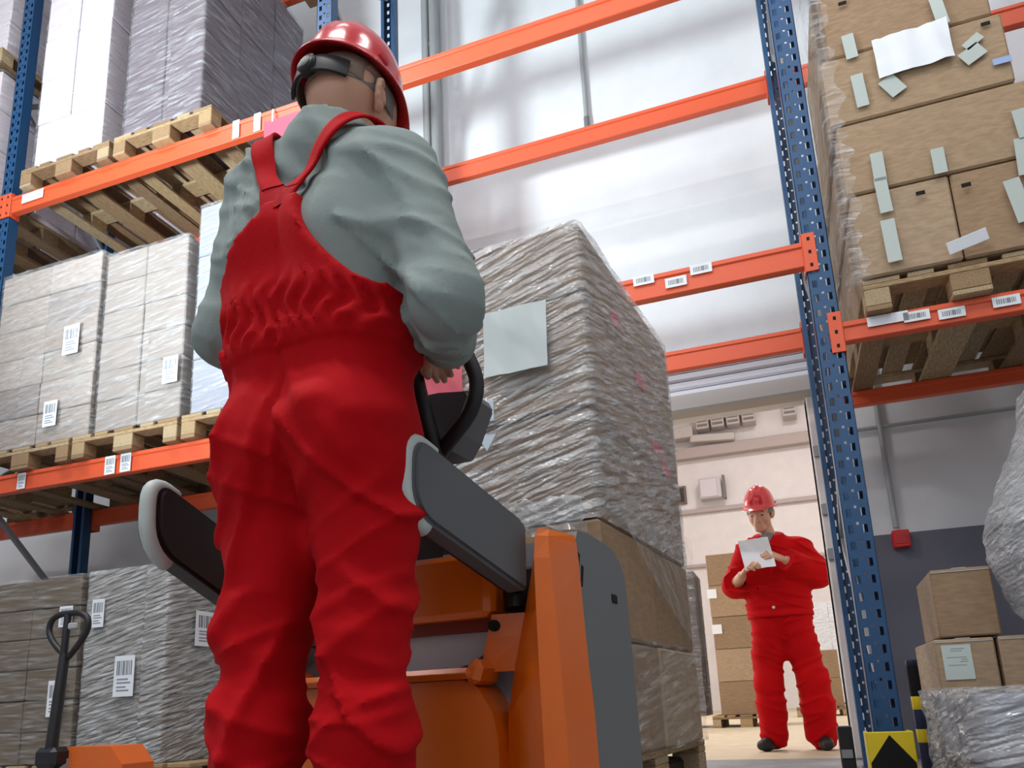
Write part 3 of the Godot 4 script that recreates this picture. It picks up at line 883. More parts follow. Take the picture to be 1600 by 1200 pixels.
# the tall load on the forks of the truck
func big_load() -> void:
	rng.seed = 101
	var dep := 1.0
	var w := 0.84
	var z := -2.0
	# front right edge stands at x = -0.44
	var fwd := Vector3(sin(-TURN), 0, -cos(TURN))
	var rgt := Vector3(cos(TURN), 0, sin(-TURN))
	var base := Vector3(-0.435, 0.22, z) - rgt * (w / 2) + fwd * (dep / 2)
	var t := thing("wrapped_load", "tall film-wrapped carton load on the forks of the orange truck", "wrapped load", base, TURN)
	var rows := [[0.0, 0.3], [0.305, 0.31], [0.62, 0.31], [0.935, 0.34], [1.28, 0.22]]
	for r: Array in rows:
		for x in 2:
			for zz in 2:
				obj("carton", box_mesh(Vector3(w / 2 - 0.006, r[1], dep / 2 - 0.006), 0.008), stock_mat("kraft"), t, Vector3((x - 0.5) * w / 2, r[0] + r[1] / 2, (zz - 0.5) * dep / 2) + Vector3(rng.randf_range(-1, 1), 0, rng.randf_range(-1, 1)) * 0.004)
	var top := film_mesh(Vector3(w - 0.01, 0.88, dep - 0.01), 103, Vector3.ZERO, 0.006, 0.0)
	obj("stretch_film", top, mats["film2"], t, Vector3(0, 0.617, 0))
	obj("stretch_film", film_mesh(Vector3(w + 0.012, 0.3, dep + 0.012), 104, Vector3.ZERO, 0.012, 0.0), mats["film1"], t, Vector3(0, 0.0, 0))
	# film pulled slantwise over the right side below
	var n := noise(105, 1.0, 3)
	var pts := PackedVector3Array()
	var uvs := PackedVector2Array()
	for j in 24:
		for i in 30:
			var u := i / 29.0
			var v := j / 23.0
			var zz := dep / 2 - 0.12 - u * (dep - 0.12)
			var y0 := lerpf(0.66, 0.28, pow(u, 0.8))
			var y1 := 0.72
			pts.append(Vector3(w / 2 + 0.022 + 0.012 * absf(n.get_noise_2d(zz * 9 + v * 6, v * 5)), lerpf(y0, y1, v), zz))
			uvs.append(Vector2(u * 0.7, v * 0.3 + u * 0.3))
	obj("film_flap", grid_mesh(pts, 30, 24, false, uvs), mats["film1"], t)
	var f := dep / 2 + 0.03
	obj("delivery_note", grid_sheet(0.2, 0.2, 0.006, 106), mat("note under film", col(214, 226, 224), 0.5), t, Vector3(0.215, 1.165, f), Vector3(0, 0, -0.03))
	obj("label", box_mesh(Vector3(0.05, 0.065, 0.003)), mat("label blue white", col(206, 222, 232), 0.5), t, Vector3(0.115, 0.965, f))
	obj("label", prism(PackedVector2Array([Vector2(-0.03, 0.02), Vector2(0.0, -0.03), Vector2(0.03, 0.015)]), -0.002, 0.002), mat("label blue white", Color.WHITE), t, Vector3(0.115, 0.875, f))
	obj("red_band", grid_sheet(0.2, 0.12, 0.006, 107), mat("red patch", col(222, 96, 112), 0.5), t, Vector3(-0.06, 1.1, f - 0.002))  # pinkish red patch on the load face
	for q: Array in [[1.3, -0.05, 0.1], [1.1, -0.2, 0.14], [1.05, -0.3, 0.1], [1.42, 0.2, 0.08]]:
		obj("red_patch", box_mesh(Vector3(0.003, 0.05, q[2]), 0.001), mat("red patch", Color.WHITE), t, Vector3(w / 2 + 0.0, q[0] - 0.1, q[1]))
	# a crumpled tail of film behind the truck's cover
	var tail := PackedVector3Array()
	for j in 10:
		for i in 14:
			var u := i / 13.0
			var v := j / 9.0
			tail.append(Vector3(0.1 + u * 0.3, 0.58 + v * 0.09 + 0.02 * n.get_noise_2d(u * 9, v * 7), f + 0.03 + 0.05 * n.get_noise_2d(u * 7 + 30, v * 6)))
	obj("film_tail", grid_mesh(tail, 14, 10, false, PackedVector2Array()), mats["film2"], t)
	pallet(base - Vector3(0, 0.146, 0), TURN, "timber pallet carried on the truck's forks under the tall wrapped load", "")

# ---------------------------------------------------------------- truck
# facets from rows [y, x of each column...] with z per column
func facets(rows: Array, zs: Array, mirror := false) -> ArrayMesh:
	var b := Bld.new()
	for j in rows.size() - 1:
		for i in zs[0].size() - 1:
			var p := Vector3(rows[j][i + 1], rows[j][0], zs[j][i])
			var q := Vector3(rows[j][i + 2], rows[j][0], zs[j][i + 1])
			var r := Vector3(rows[j + 1][i + 2], rows[j + 1][0], zs[j + 1][i + 1])
			var s := Vector3(rows[j + 1][i + 1], rows[j + 1][0], zs[j + 1][i])
			if mirror:
				p.x = -p.x; q.x = -q.x; r.x = -r.x; s.x = -s.x
				b.quad(q, p, s, r)
			else: b.quad(p, q, r, s)
	return b.mesh()

func cushion(t: Node3D, n0: Vector3, n1: Vector3, f0: Vector3, f1: Vector3, outer: Material, inner: Material, trim: Material, arm_to: Vector3, bolts: bool) -> void:
	# n0,n1: near top and bottom; f0,f1: far top and bottom
	var along := ((f0 + f1) - (n0 + n1)).normalized()
	var side := along.cross(Vector3.UP).normalized()
	var len_ := ((f0 + f1) - (n0 + n1)).length() / 2
	# outline in (length, height) with rounded near end
	var up := side.cross(along).normalized()
	var o := (n0 + n1) / 2
	var loc := func(p: Vector3) -> Vector2: return Vector2((p - o).dot(along), (p - o).dot(up))
	var a: Vector2 = loc.call(n0)
	var b: Vector2 = loc.call(n1)
	var c: Vector2 = loc.call(f1)
	var d: Vector2 = loc.call(f0)
	var poly := PackedVector2Array()
	var cs := [a, b, c, d]
	for i in 4:
		var p: Vector2 = cs[i]
		var u: Vector2 = ((cs[(i + 3) % 4] as Vector2) - p).normalized()
		var v: Vector2 = ((cs[(i + 1) % 4] as Vector2) - p).normalized()
		var r: float = [0.05, 0.06, 0.022, 0.022][i]
		for k in 7:
			var w := k / 6.0
			poly.append((p + u * r).lerp(p, w).lerp(p.lerp(p + v * r, w), w))
	var bs := Basis(along, up, along.cross(up))
	var th := 0.024
	var core := obj("side_cushion", cushion_mesh(poly, th), outer, t)
	core.transform = Transform3D(bs, o)
	var back := obj("back_plate", cushion_mesh(shrink(poly, 0.006), 0.006), inner, core)
	# the plate lies on the face towards the left of the truck
	var dirz := 1.0 if (bs * Vector3(0, 0, 1)).x < 0 else -1.0
	back.position = Vector3(0, 0, dirz * (th + 0.004))
	if bolts:
		for p: Vector2 in [Vector2(0.09, 0.03), Vector2(len_ * 0.72, 0.02), Vector2(len_ * 0.75, -0.05), Vector2(0.1, -0.045)]:
			obj("bolt", tube(PackedVector3Array([Vector3(p.x, p.y, 0), Vector3(p.x, p.y, dirz * 0.011)]), 0.007, 10), mats["hole"], back)
	var ring := PackedVector3Array()
	for k in poly.size():
		if poly[k].x < 0.07: ring.append(Vector3(poly[k].x, poly[k].y, 0))
	# keep the run from the top, round the near end, to the bottom
	var run := PackedVector3Array()
	for k in range(0, 14): run.append(Vector3(poly[k].x - 0.004, poly[k].y, 0))
	run.insert(0, Vector3(poly[0].x, poly[0].y, 0) + Vector3(0.02, (d.y - a.y) / len_ * 0.02, 0))
	obj("edge_trim", tube(run, 0.017, 12), trim, core)
	var far := o + bs * Vector3(len_ - 0.04, -0.02, 0)
	obj("cushion_arm", tube(PackedVector3Array([far, far.lerp(arm_to, 0.5) + Vector3(0, -0.01, 0), arm_to]), 0.02, 10), mats["black"], core, core.transform.affine_inverse().origin * 0)
	var arm := core.get_child(core.get_child_count() - 1) as Node3D
	arm.transform = core.transform.affine_inverse()

func shrink(p: PackedVector2Array, by: float) -> PackedVector2Array:
	var r := Geometry2D.offset_polygon(p, -by)
	return r[0] if r.size() > 0 else p

func cushion_mesh(poly: PackedVector2Array, th: float) -> ArrayMesh:
	var inner := shrink(poly, minf(0.008, th * 0.6))
	var b := Bld.new()
	var pr := prism(inner, -th, th)
	var mid := prism(poly, -th * 0.72, th * 0.72)
	b.v.append_array([])
	return join([pr, mid])

func build_truck() -> void:
	var orange := mat("truck orange", col(224, 104, 8), 0.32)
	orange.clearcoat_enabled = true
	orange.clearcoat = 0.4
	orange.clearcoat_roughness = 0.2
	var grey := mat("truck grey", col(112, 116, 118), 0.5)
	var dark := mat("truck dark", col(40, 36, 38), 0.6)
	var black := mat("black", Color.WHITE)
	var t := thing("pallet_truck", "orange and grey ride-on pallet truck with two side cushions, the driver standing on it", "forklift", Vector3(-0.83, 0, -1.5), TURN)
	# chassis with its grey cover, seen from the right
	var prof := PackedVector2Array([Vector2(0.13, 0.03), Vector2(0.47, 0.03), Vector2(0.485, 0.2), Vector2(0.468, 0.56), Vector2(0.455, 0.655), Vector2(0.42, 0.69), Vector2(0.37, 0.712), Vector2(0.21, 0.722), Vector2(0.14, 0.715), Vector2(0.125, 0.69)])
	for s: float in [-1.0, 1.0]:
		var cov := obj("side_cover", prism(prof, -0.03, 0.03), grey, t, Vector3(s * 0.392, 0, 0), Vector3(0, PI / 2, 0))
		for q: Array in [[0.128, 0.645, 0.02, 0.05, -0.3], [0.15, 0.62, 0.012, 0.05, -0.3], [0.36, 0.593, 0.04, 0.022, 0.0]]:
			obj("slot", box_mesh(Vector3(q[2], q[3], 0.006), 0.003), mats["hole"], cov, Vector3(q[0], q[1], s * 0.0295), Vector3(0, 0, q[4]))
	var body := PackedVector2Array([Vector2(0.13, 0.03), Vector2(0.465, 0.03), Vector2(0.475, 0.2), Vector2(0.458, 0.56), Vector2(0.44, 0.64), Vector2(0.37, 0.7), Vector2(0.13, 0.7)])
	obj("motor_cover", prism(body, -0.36, 0.36), mat("truck grey light", col(150, 154, 160), 0.45), t, Vector3.ZERO, Vector3(0, PI / 2, 0))
	# rear shell: two columns, a block between them, a window and a shelf
	for s: float in [1.0, -1.0]:
		var rows := [[0.02, 0.272, 0.385, 0.428, 0.446], [0.25, 0.272, 0.385, 0.424, 0.442], [0.34, 0.276, 0.385, 0.422, 0.44], [0.44, 0.296, 0.384, 0.418, 0.434], [0.54, 0.322, 0.384, 0.414, 0.43], [0.64, 0.348, 0.385, 0.408, 0.427], [0.685, 0.358, 0.386, 0.404, 0.424], [0.703, 0.366, 0.388, 0.4, 0.42]]
		var zs := []
		for r in rows.size():
			var back: float = 0.0 if r < 6 else [0.008, 0.026][r - 6]
			zs.append([-0.07 - back * 0.5, 0.012 - back, -0.012 - back, -0.125])
		var inner := []
		for r: Array in rows: inner.append([r[0], r[1] - 0.001, r[1]])
		var iz := []
		for r in rows.size(): iz.append([-0.2, zs[r][0]])
		var top := Bld.new()
		var lr: Array = rows[7]
		var lz: Array = zs[7]
		var pt := [Vector3(lr[1], lr[0], lz[0]), Vector3(lr[2], lr[0], lz[1]), Vector3(lr[3], lr[0], lz[2]), Vector3(lr[4], lr[0], lz[3]), Vector3(lr[1], lr[0] + 0.01, -0.2)]
		if s > 0:
			top.quad(pt[0], pt[1], pt[2], pt[4])
			top.tri(pt[2], pt[3], pt[4])
		else:
			for i in 5: pt[i].x = -pt[i].x
			top.quad(pt[4], pt[2], pt[1], pt[0])
			top.tri(pt[4], pt[3], pt[2])
		obj("rear_column", join([facets(rows, zs, s < 0), facets(inner, iz, s < 0), top.mesh()]), orange, t)
		# bracket by the column that carries the cushion
		span("hinge_pocket", Vector3(minf(s * 0.262, s * 0.345), 0.555, -0.2), Vector3(maxf(s * 0.262, s * 0.345), 0.645, -0.1), dark, t, 0.006)
		obj("hinge", tube(PackedVector3Array([Vector3(s * 0.3, 0.56, -0.08), Vector3(s * 0.3, 0.65, -0.08)]), 0.02, 12), black, t)
		# slanted cheek beside the window
		obj("cheek", facets([[0.43, 0.225, 0.3], [0.5, 0.245, 0.325], [0.545, 0.258, 0.345]], [[-0.055, -0.07], [-0.05, -0.072], [-0.05, -0.075]], s < 0), orange, t)
		obj("cheek_hole", tube(PackedVector3Array([Vector3(s * 0.262, 0.522, -0.07), Vector3(s * 0.262, 0.522, -0.046)]), 0.012, 12), mats["hole"], t)  # dark disc standing for the hole in the cheek
	span("upper_block", Vector3(-0.262, 0.54, -0.24), Vector3(0.26, 0.675, -0.03), orange, t, 0.012)
	span("gap_strip", Vector3(-0.26, 0.516, -0.2), Vector3(0.258, 0.54, -0.075), mat("truck orange shaded", col(120, 40, 18), 0.5), t, 0.0)  # recess under the block: orange darkened to stand for its shade
	var win := PackedVector2Array([Vector2(-0.215, 0.53), Vector2(-0.205, 0.475), Vector2(-0.18, 0.452), Vector2(-0.14, 0.442), Vector2(0.14, 0.442), Vector2(0.18, 0.452), Vector2(0.222, 0.475), Vector2(0.24, 0.53)])
	obj("window_panel", prism(win, -0.13, -0.1), mat("truck window grey", col(196, 202, 206), 0.3), t)
	obj("shelf", box_mesh(Vector3(0.46, 0.022, 0.12), 0.01), orange, t, Vector3(0.004, 0.428, -0.05))
	for s: float in [-1.0, 1.0]: obj("shelf_corner", box_mesh(Vector3(0.035, 0.05, 0.1), 0.012), orange, t, Vector3(s * 0.235, 0.43, -0.048), Vector3(0, 0, s * -0.35))
	var low := PackedVector2Array([Vector2(-0.275, 0.02), Vector2(0.275, 0.02), Vector2(0.272, 0.3), Vector2(0.262, 0.35), Vector2(0.23, 0.4), Vector2(0.2, 0.416), Vector2(-0.2, 0.416), Vector2(-0.23, 0.4), Vector2(-0.262, 0.35), Vector2(-0.272, 0.3)])
	obj("lower_panel", prism(low, -0.16, -0.03), orange, t)
	# platform the driver stands on
	span("platform", Vector3(-0.3, 0.02, -0.02), Vector3(0.3, 0.05, 0.52), dark, t, 0.008)
	span("platform_mat", Vector3(-0.27, 0.05, 0.02), Vector3(0.27, 0.058, 0.5), black, t, 0.004)
	# side cushions
	var pad := mat("cushion grey", col(92, 94, 96), 0.6)
	var plate := mat("cushion maroon", col(38, 24, 28), 0.45)
	var trim := mat("cushion trim", col(188, 196, 192), 0.5)
	cushion(t, Vector3(0.287, 0.83, 0.292), Vector3(0.258, 0.686, 0.295), Vector3(0.341, 0.722, -0.036), Vector3(0.32, 0.577, -0.034), pad, plate, trim, Vector3(0.3, 0.6, -0.08), false)
	cushion(t, Vector3(-0.267, 0.822, 0.352), Vector3(-0.292, 0.683, 0.352), Vector3(-0.313, 0.724, 0.03), Vector3(-0.325, 0.57, 0.03), plate, plate, trim, Vector3(-0.3, 0.6, -0.08), true)
	# steering console on its post, with a bow handle
	obj("console_post", box_mesh(Vector3(0.12, 0.3, 0.1), 0.02), black, t, Vector3(0.06, 0.78, -0.16), Vector3(0.25, 0, 0))
	var con := PackedVector2Array([Vector2(-0.08, 0.9), Vector2(0.2, 0.895), Vector2(0.225, 0.93), Vector2(0.258, 1.005), Vector2(0.25, 1.022), Vector2(0.17, 1.035), Vector2(-0.05, 1.04), Vector2(-0.13, 1.01), Vector2(-0.1, 0.93)])
	obj("console", cushion_mesh(con, 0.06), mat("console grey", col(100, 102, 104), 0.5), t, Vector3(0, 0, -0.05))
	for s: float in [1.0, -1.0]:
		var path := []
		for q: Vector3 in [Vector3(0.2, 1.105, 0.055), Vector3(0.255, 1.1, 0.05), Vector3(0.278, 1.06, 0.045), Vector3(0.288, 1.01, 0.04), Vector3(0.272, 0.955, 0.04), Vector3(0.228, 0.912, 0.035), Vector3(0.185, 0.882, 0.02), Vector3(0.13, 0.85, -0.04)]:
			path.append(Vector3(0.06 + (q.x - 0.06) * s, q.y, q.z))
		obj("bow_handle", tube(smooth_path(path, 5), 0.016, 12), black, t)
		obj("hand_grip", tube(PackedVector3Array([Vector3(0.06 + s * 0.02, 1.105, 0.055), Vector3(0.06 + s * 0.09, 1.11, 0.058), Vector3(0.06 + s * 0.15, 1.105, 0.055)]), 0.019, 12), black, t)
	obj("lever", tube(smooth_path([Vector3(0.145, 1.12, 0.07), Vector3(0.16, 1.03, 0.07), Vector3(0.175, 0.95, 0.06), Vector3(0.182, 0.86, 0.02), Vector3(0.16, 0.78, -0.08)], 4), 0.02, 10), black, t)
	span("display", Vector3(0.06, 1.135, 0.03), Vector3(0.165, 1.155, 0.08), mat("display grey", col(150, 160, 168), 0.3), t, 0.006)
	# forks and their wheels
	for s: float in [-1.0, 1.0]:
		span("fork", Vector3(s * 0.19 - 0.07, 0.105, -1.6), Vector3(s * 0.19 + 0.07, 0.16, -0.45), dark, t, 0.012)
		obj("fork_wheel", tube(PackedVector3Array([Vector3(s * 0.19 - 0.05, 0.052, -1.45), Vector3(s * 0.19 + 0.05, 0.052, -1.45)]), 0.05, 18), black, t)
		obj("wheel", tube(PackedVector3Array([Vector3(s * 0.33 - 0.03, 0.075, -0.3), Vector3(s * 0.33 + 0.03, 0.075, -0.3)]), 0.075, 20), black, t)

func build_pallet_jack() -> void:
	var at := Vector3(-3.06, 0, -2.7)
	var t := thing("hand_pallet_truck", "hand pallet truck with black loop handle and orange base, in front of the floor loads", "pallet jack", at)
	var black := mat("jack black", col(30, 30, 34), 0.42)
	var orange := mat("jack orange", col(214, 104, 40), 0.4)
	var lp := []
	for p: Vector3 in [Vector3(-3.04, 0.655, 0), Vector3(-3.12, 0.72, 0), Vector3(-3.155, 0.775, 0), Vector3(-3.145, 0.825, 0), Vector3(-3.1, 0.847, 0), Vector3(-3.045, 0.85, 0), Vector3(-2.985, 0.847, 0), Vector3(-2.935, 0.822, 0), Vector3(-2.93, 0.77, 0), Vector3(-2.97, 0.71, 0), Vector3(-3.03, 0.652, 0)]:
		lp.append(Vector3(p.x - at.x, p.y, 0.0))
	var h := obj("handle", tube(smooth_path(lp, 4), 0.014, 10), black, t)
	obj("handle_bar", tube(PackedVector3Array([Vector3(0.01, 0.845, 0), Vector3(0.008, 0.66, 0.004)]), 0.016, 10), black, h)
	obj("trigger", box_mesh(Vector3(0.05, 0.03, 0.02), 0.006), mat("trigger grey", col(170, 172, 176), 0.4), h, Vector3(0.05, 0.79, 0.005))
	obj("drawbar", tube(PackedVector3Array([Vector3(0.01, 0.67, 0), Vector3(0.004, 0.3, 0.02), Vector3(0.0, 0.2, 0.02)]), [0.022, 0.026, 0.03], 12), black, t)
	obj("yoke", box_mesh(Vector3(0.12, 0.09, 0.1), 0.02), black, t, Vector3(0, 0.225, 0.01))
	obj("pump", tube(PackedVector3Array([Vector3(0.02, 0.08, -0.03), Vector3(0.02, 0.22, -0.03)]), 0.045, 16), mats["galvanised"], t)
	obj("cradle", prism(PackedVector2Array([Vector2(0.05, 0.16), Vector2(0.3, 0.16), Vector2(0.36, 0.12), Vector2(0.36, 0.19), Vector2(0.29, 0.265), Vector2(0.05, 0.268)]), -0.2, -0.02), orange, t)
	for z: float in [-0.18, -0.04]: obj("wheel", tube(PackedVector3Array([Vector3(0.02, 0.09, z), Vector3(0.02, 0.09, z + 0.05)]), 0.085, 20), black, t)
	for s: float in [-1.0, 1.0]: span("fork", Vector3(0.3, 0.06, -0.11 + s * 0.2 - 0.075), Vector3(1.15, 0.12, -0.11 + s * 0.2 + 0.075), orange, t, 0.012)

# ---------------------------------------------------------------- cartons and film at lower right
func build_right_corner() -> void:
	rng.seed = 120
	var z := -3.5
	var one := func(label: String, lo: Vector3, hi: Vector3, turn := 0.0) -> Node3D:
		var c := (lo + hi) / 2
		var t := thing("carton", label, "carton", Vector3(c.x, lo.y, c.z), turn, "loose cartons by the right post")
		var s := hi - lo
		obj("body", box_mesh(s - Vector3(0.002, 0.002, 0.002), 0.006), stock_mat("kraft"), t, Vector3(0, s.y / 2, 0))
		obj("tape_strip", box_mesh(Vector3(0.05, 0.003, s.z - 0.01)), mats["tape"], t, Vector3(0, s.y + 0.0005, 0))
		obj("flap_seam", box_mesh(Vector3(s.x - 0.01, 0.003, 0.003)), mats["tape"], t, Vector3(0, s.y - 0.012, s.z / 2))
		return t
	one.call("lowest tan carton on the floor by the striped post guard", Vector3(0.53, 0.0, z - 0.5), Vector3(0.95, 0.262, z + 0.01))
	var b: Node3D = one.call("tan carton with a white delivery label, middle of the stack by the right post", Vector3(0.515, 0.266, z - 0.5), Vector3(0.722, 0.545, z + 0.02))
	obj("delivery_label", sticker_mesh(0.1, 0.13), mats["note"], b, Vector3(-0.03, 0.19, 0.262))
	one.call("tan carton squeezed against the film bundle at the right picture edge", Vector3(0.732, 0.266, z - 0.48), Vector3(0.98, 0.545, z + 0.03))
	one.call("topmost tan carton of the stack, its corner turned to the passage", Vector3(0.548, 0.55, z - 0.46), Vector3(0.76, 0.815, z + 0.02), -0.03)
	# bundle in crumpled film on the cartons
	var t := thing("film_bundle", "bundle wrapped in crumpled clear film at the right picture edge, above the cartons", "wrapped load", Vector3(1.16, 0.55, z + 0.2))
	span("carton", Vector3(-0.24, 0.02, -0.2), Vector3(0.24, 0.36, 0.2), mats["kraft2"], t, 0.01)
	span("carton", Vector3(-0.18, 0.365, -0.2), Vector3(0.2, 0.72, 0.18), mats["mauve0"], t, 0.01)
	obj("stretch_film", crumple(Vector3(0.0, 0.42, 0), [[-0.3, 0.0], [-0.36, 0.08], [-0.42, 0.26], [-0.41, 0.42], [-0.34, 0.56], [-0.25, 0.76], [-0.22, 0.9], [-0.1, 0.94]], 0.3, 131), mats["film2"], t)
	# low wrapped pallet in the corner
	var base := Vector3(0.86, 0.0, -2.86)
	pallet(base, 0.0, "timber pallet on the floor at the lower right corner, under the low wrapped load", "pallets on the floor")
	var w := thing("wrapped_load", "low film-wrapped load on the floor at the lower right corner", "wrapped load", base + Vector3(0, 0.148, 0))
	cartons(w, Vector3(0.82, 0.19, 0.84), 2, 1, 2, "slate", 0.0, 0.003)
	obj("stretch_film", film_mesh(Vector3(0.86, 0.2, 0.88), 133, Vector3.ZERO, 0.022, 0.14), mats["film2"], w)
	# striped guard round the foot of the post
	var g := thing("post_guard", "yellow steel guard with a black chevron at the foot of the right rack frame", "guard", Vector3(0.3, 0, -3.4))
	var yellow := mat("guard yellow", col(232, 204, 30), 0.45)
	span("face", Vector3(-0.075, 0, 0), Vector3(0.088, 0.212, 0.012), yellow, g, 0.003)
	for s: float in [-1.0, 1.0]: span("side", Vector3(-0.075 if s < 0 else 0.076, 0, -0.12), Vector3(-0.063 if s < 0 else 0.088, 0.212, 0.0), yellow, g, 0.003)
	obj("chevron", prism(PackedVector2Array([Vector2(-0.07, 0.0), Vector2(0.083, 0.0), Vector2(0.083, 0.1), Vector2(0.005, 0.2), Vector2(-0.07, 0.1)]), 0.012, 0.0135), mats["hole"], g)
	# socket and small kerb beyond the post
	var k := thing("rear_post_guard", "small black floor bracket at the rear foot of the right rack frame", "bracket", Vector3(0.2, 0, -4.36))
	span("body", Vector3(-0.035, 0, -0.08), Vector3(0.03, 0.2, 0.0), mats["black"], k, 0.005)
	span("plate", Vector3(-0.03, 0.05, 0.0), Vector3(0.02, 0.09, 0.006), mats["galvanised"], k, 0.001)
	# a striped pole behind the cartons
	var s2 := thing("striped_pole", "thin blue and yellow pole between the slate wall and the carton stack", "pole", Vector3(0.53, 0, -4.3))
	var y := 0.0
	for i in 6:
		var q := obj("band", tube(PackedVector3Array([Vector3(0, y, 0), Vector3(0, y + [0.12, 0.06, 0.09, 0.06, 0.14, 0.03][i], 0)]), 0.026, 14), [mat("pole blue", col(32, 36, 70), 0.5), yellow, mat("pole blue", Color.WHITE), yellow, mat("hole", Color.WHITE), mat("pole blue", Color.WHITE)][i], s2)
		y += [0.12, 0.06, 0.09, 0.06, 0.14, 0.03][i]

# lathe-like crumpled wrap round a rounded box: [left edge, height] profile, half depth
func crumple(c: Vector3, prof: Array, hd: float, seed_: int) -> ArrayMesh:
	var n := noise(seed_, 1.0, 3)
	var rows := 46
	var cols := 72
	var pts := PackedVector3Array()
	var uvs := PackedVector2Array()
	for j in rows + 1:
		var f := float(j) / rows * (prof.size() - 1)
		var i0 := mini(int(f), prof.size() - 2)
		var a: Array = prof[i0]
		var b: Array = prof[i0 + 1]
		var hw := -lerpf(a[0], b[0], f - i0)
		var y := lerpf(a[1], b[1], f - i0)
		for i in cols + 1:
			var an := TAU * (i % cols) / cols
			var e := Vector2(cos(-an + PI / 2), sin(-an + PI / 2))
			e = Vector2(signf(e.x) * pow(absf(e.x), 0.45), signf(e.y) * pow(absf(e.y), 0.45))
			var p := Vector3(-e.x * hw, y, -e.y * hd * minf(1.0, hw / 0.3))
			p = Vector3(e.x * hw, y, -e.y * hd * minf(1.0, hw / 0.3))
			var k := n.get_noise_3d(p.x * 9, p.y * 9, p.z * 9) * 0.05 + absf(n.get_noise_3d(p.x * 22, p.y * 22, p.z * 22 + 5)) * 0.03
			p.x *= 1.0 + k
			p.z *= 1.0 + k
			pts.append(p)
			uvs.append(Vector2(float(i) / cols * 1.6, y * 0.9))
	return grid_mesh(pts, cols + 1, rows + 1, false, uvs, true)

# ---------------------------------------------------------------- people
class Bones:
	var a := PackedVector3Array()
	var ab := PackedVector3Array()
	var il := PackedFloat32Array()
	var ra := PackedFloat32Array()
	var rd := PackedFloat32Array()
	var k := 0.03
	func add(p: Vector3, q: Vector3, r0: float, r1: float) -> void:
		a.append(p)
		ab.append(q - p)
		il.append(1.0 / maxf((q - p).length_squared(), 1e-8))
		ra.append(r0)
		rd.append(r1 - r0)
	func chain(pts: Array, rs: Array) -> void:
		for i in pts.size() - 1: add(pts[i], pts[i + 1], rs[i], rs[i + 1])
	func merge(o: Bones, tr := Transform3D.IDENTITY) -> void:
		for i in o.a.size(): add(tr * o.a[i], tr * (o.a[i] + o.ab[i]), o.ra[i], o.ra[i] + o.rd[i])
	func one(i: int, p: Vector3) -> float:
		var pa := p - a[i]
		var h := clampf(pa.dot(ab[i]) * il[i], 0.0, 1.0)
		return (pa - ab[i] * h).length() - ra[i] - rd[i] * h
	func near(p: Vector3, reach: float) -> PackedInt32Array:
		var out := PackedInt32Array()
		var best := 1e9
		var e := PackedFloat32Array()
		e.resize(a.size())
		for i in a.size():
			e[i] = one(i, p)
			best = minf(best, e[i])
		if best > reach: return out
		for i in a.size():
			if e[i] < best + 2.0 * reach + k: out.append(i)
		return out
	func dist(p: Vector3, list: PackedInt32Array) -> float:
		var r := 9.0
		for i in list:
			var pa := p - a[i]
			var h := clampf(pa.dot(ab[i]) * il[i], 0.0, 1.0)
			var e := (pa - ab[i] * h).length() - ra[i] - rd[i] * h
			var x := k - absf(r - e)
			r = minf(r, e)
			if x > 0.0: r -= x * x / k * 0.25
		return r
	func all() -> PackedInt32Array:
		return PackedInt32Array(range(a.size()))

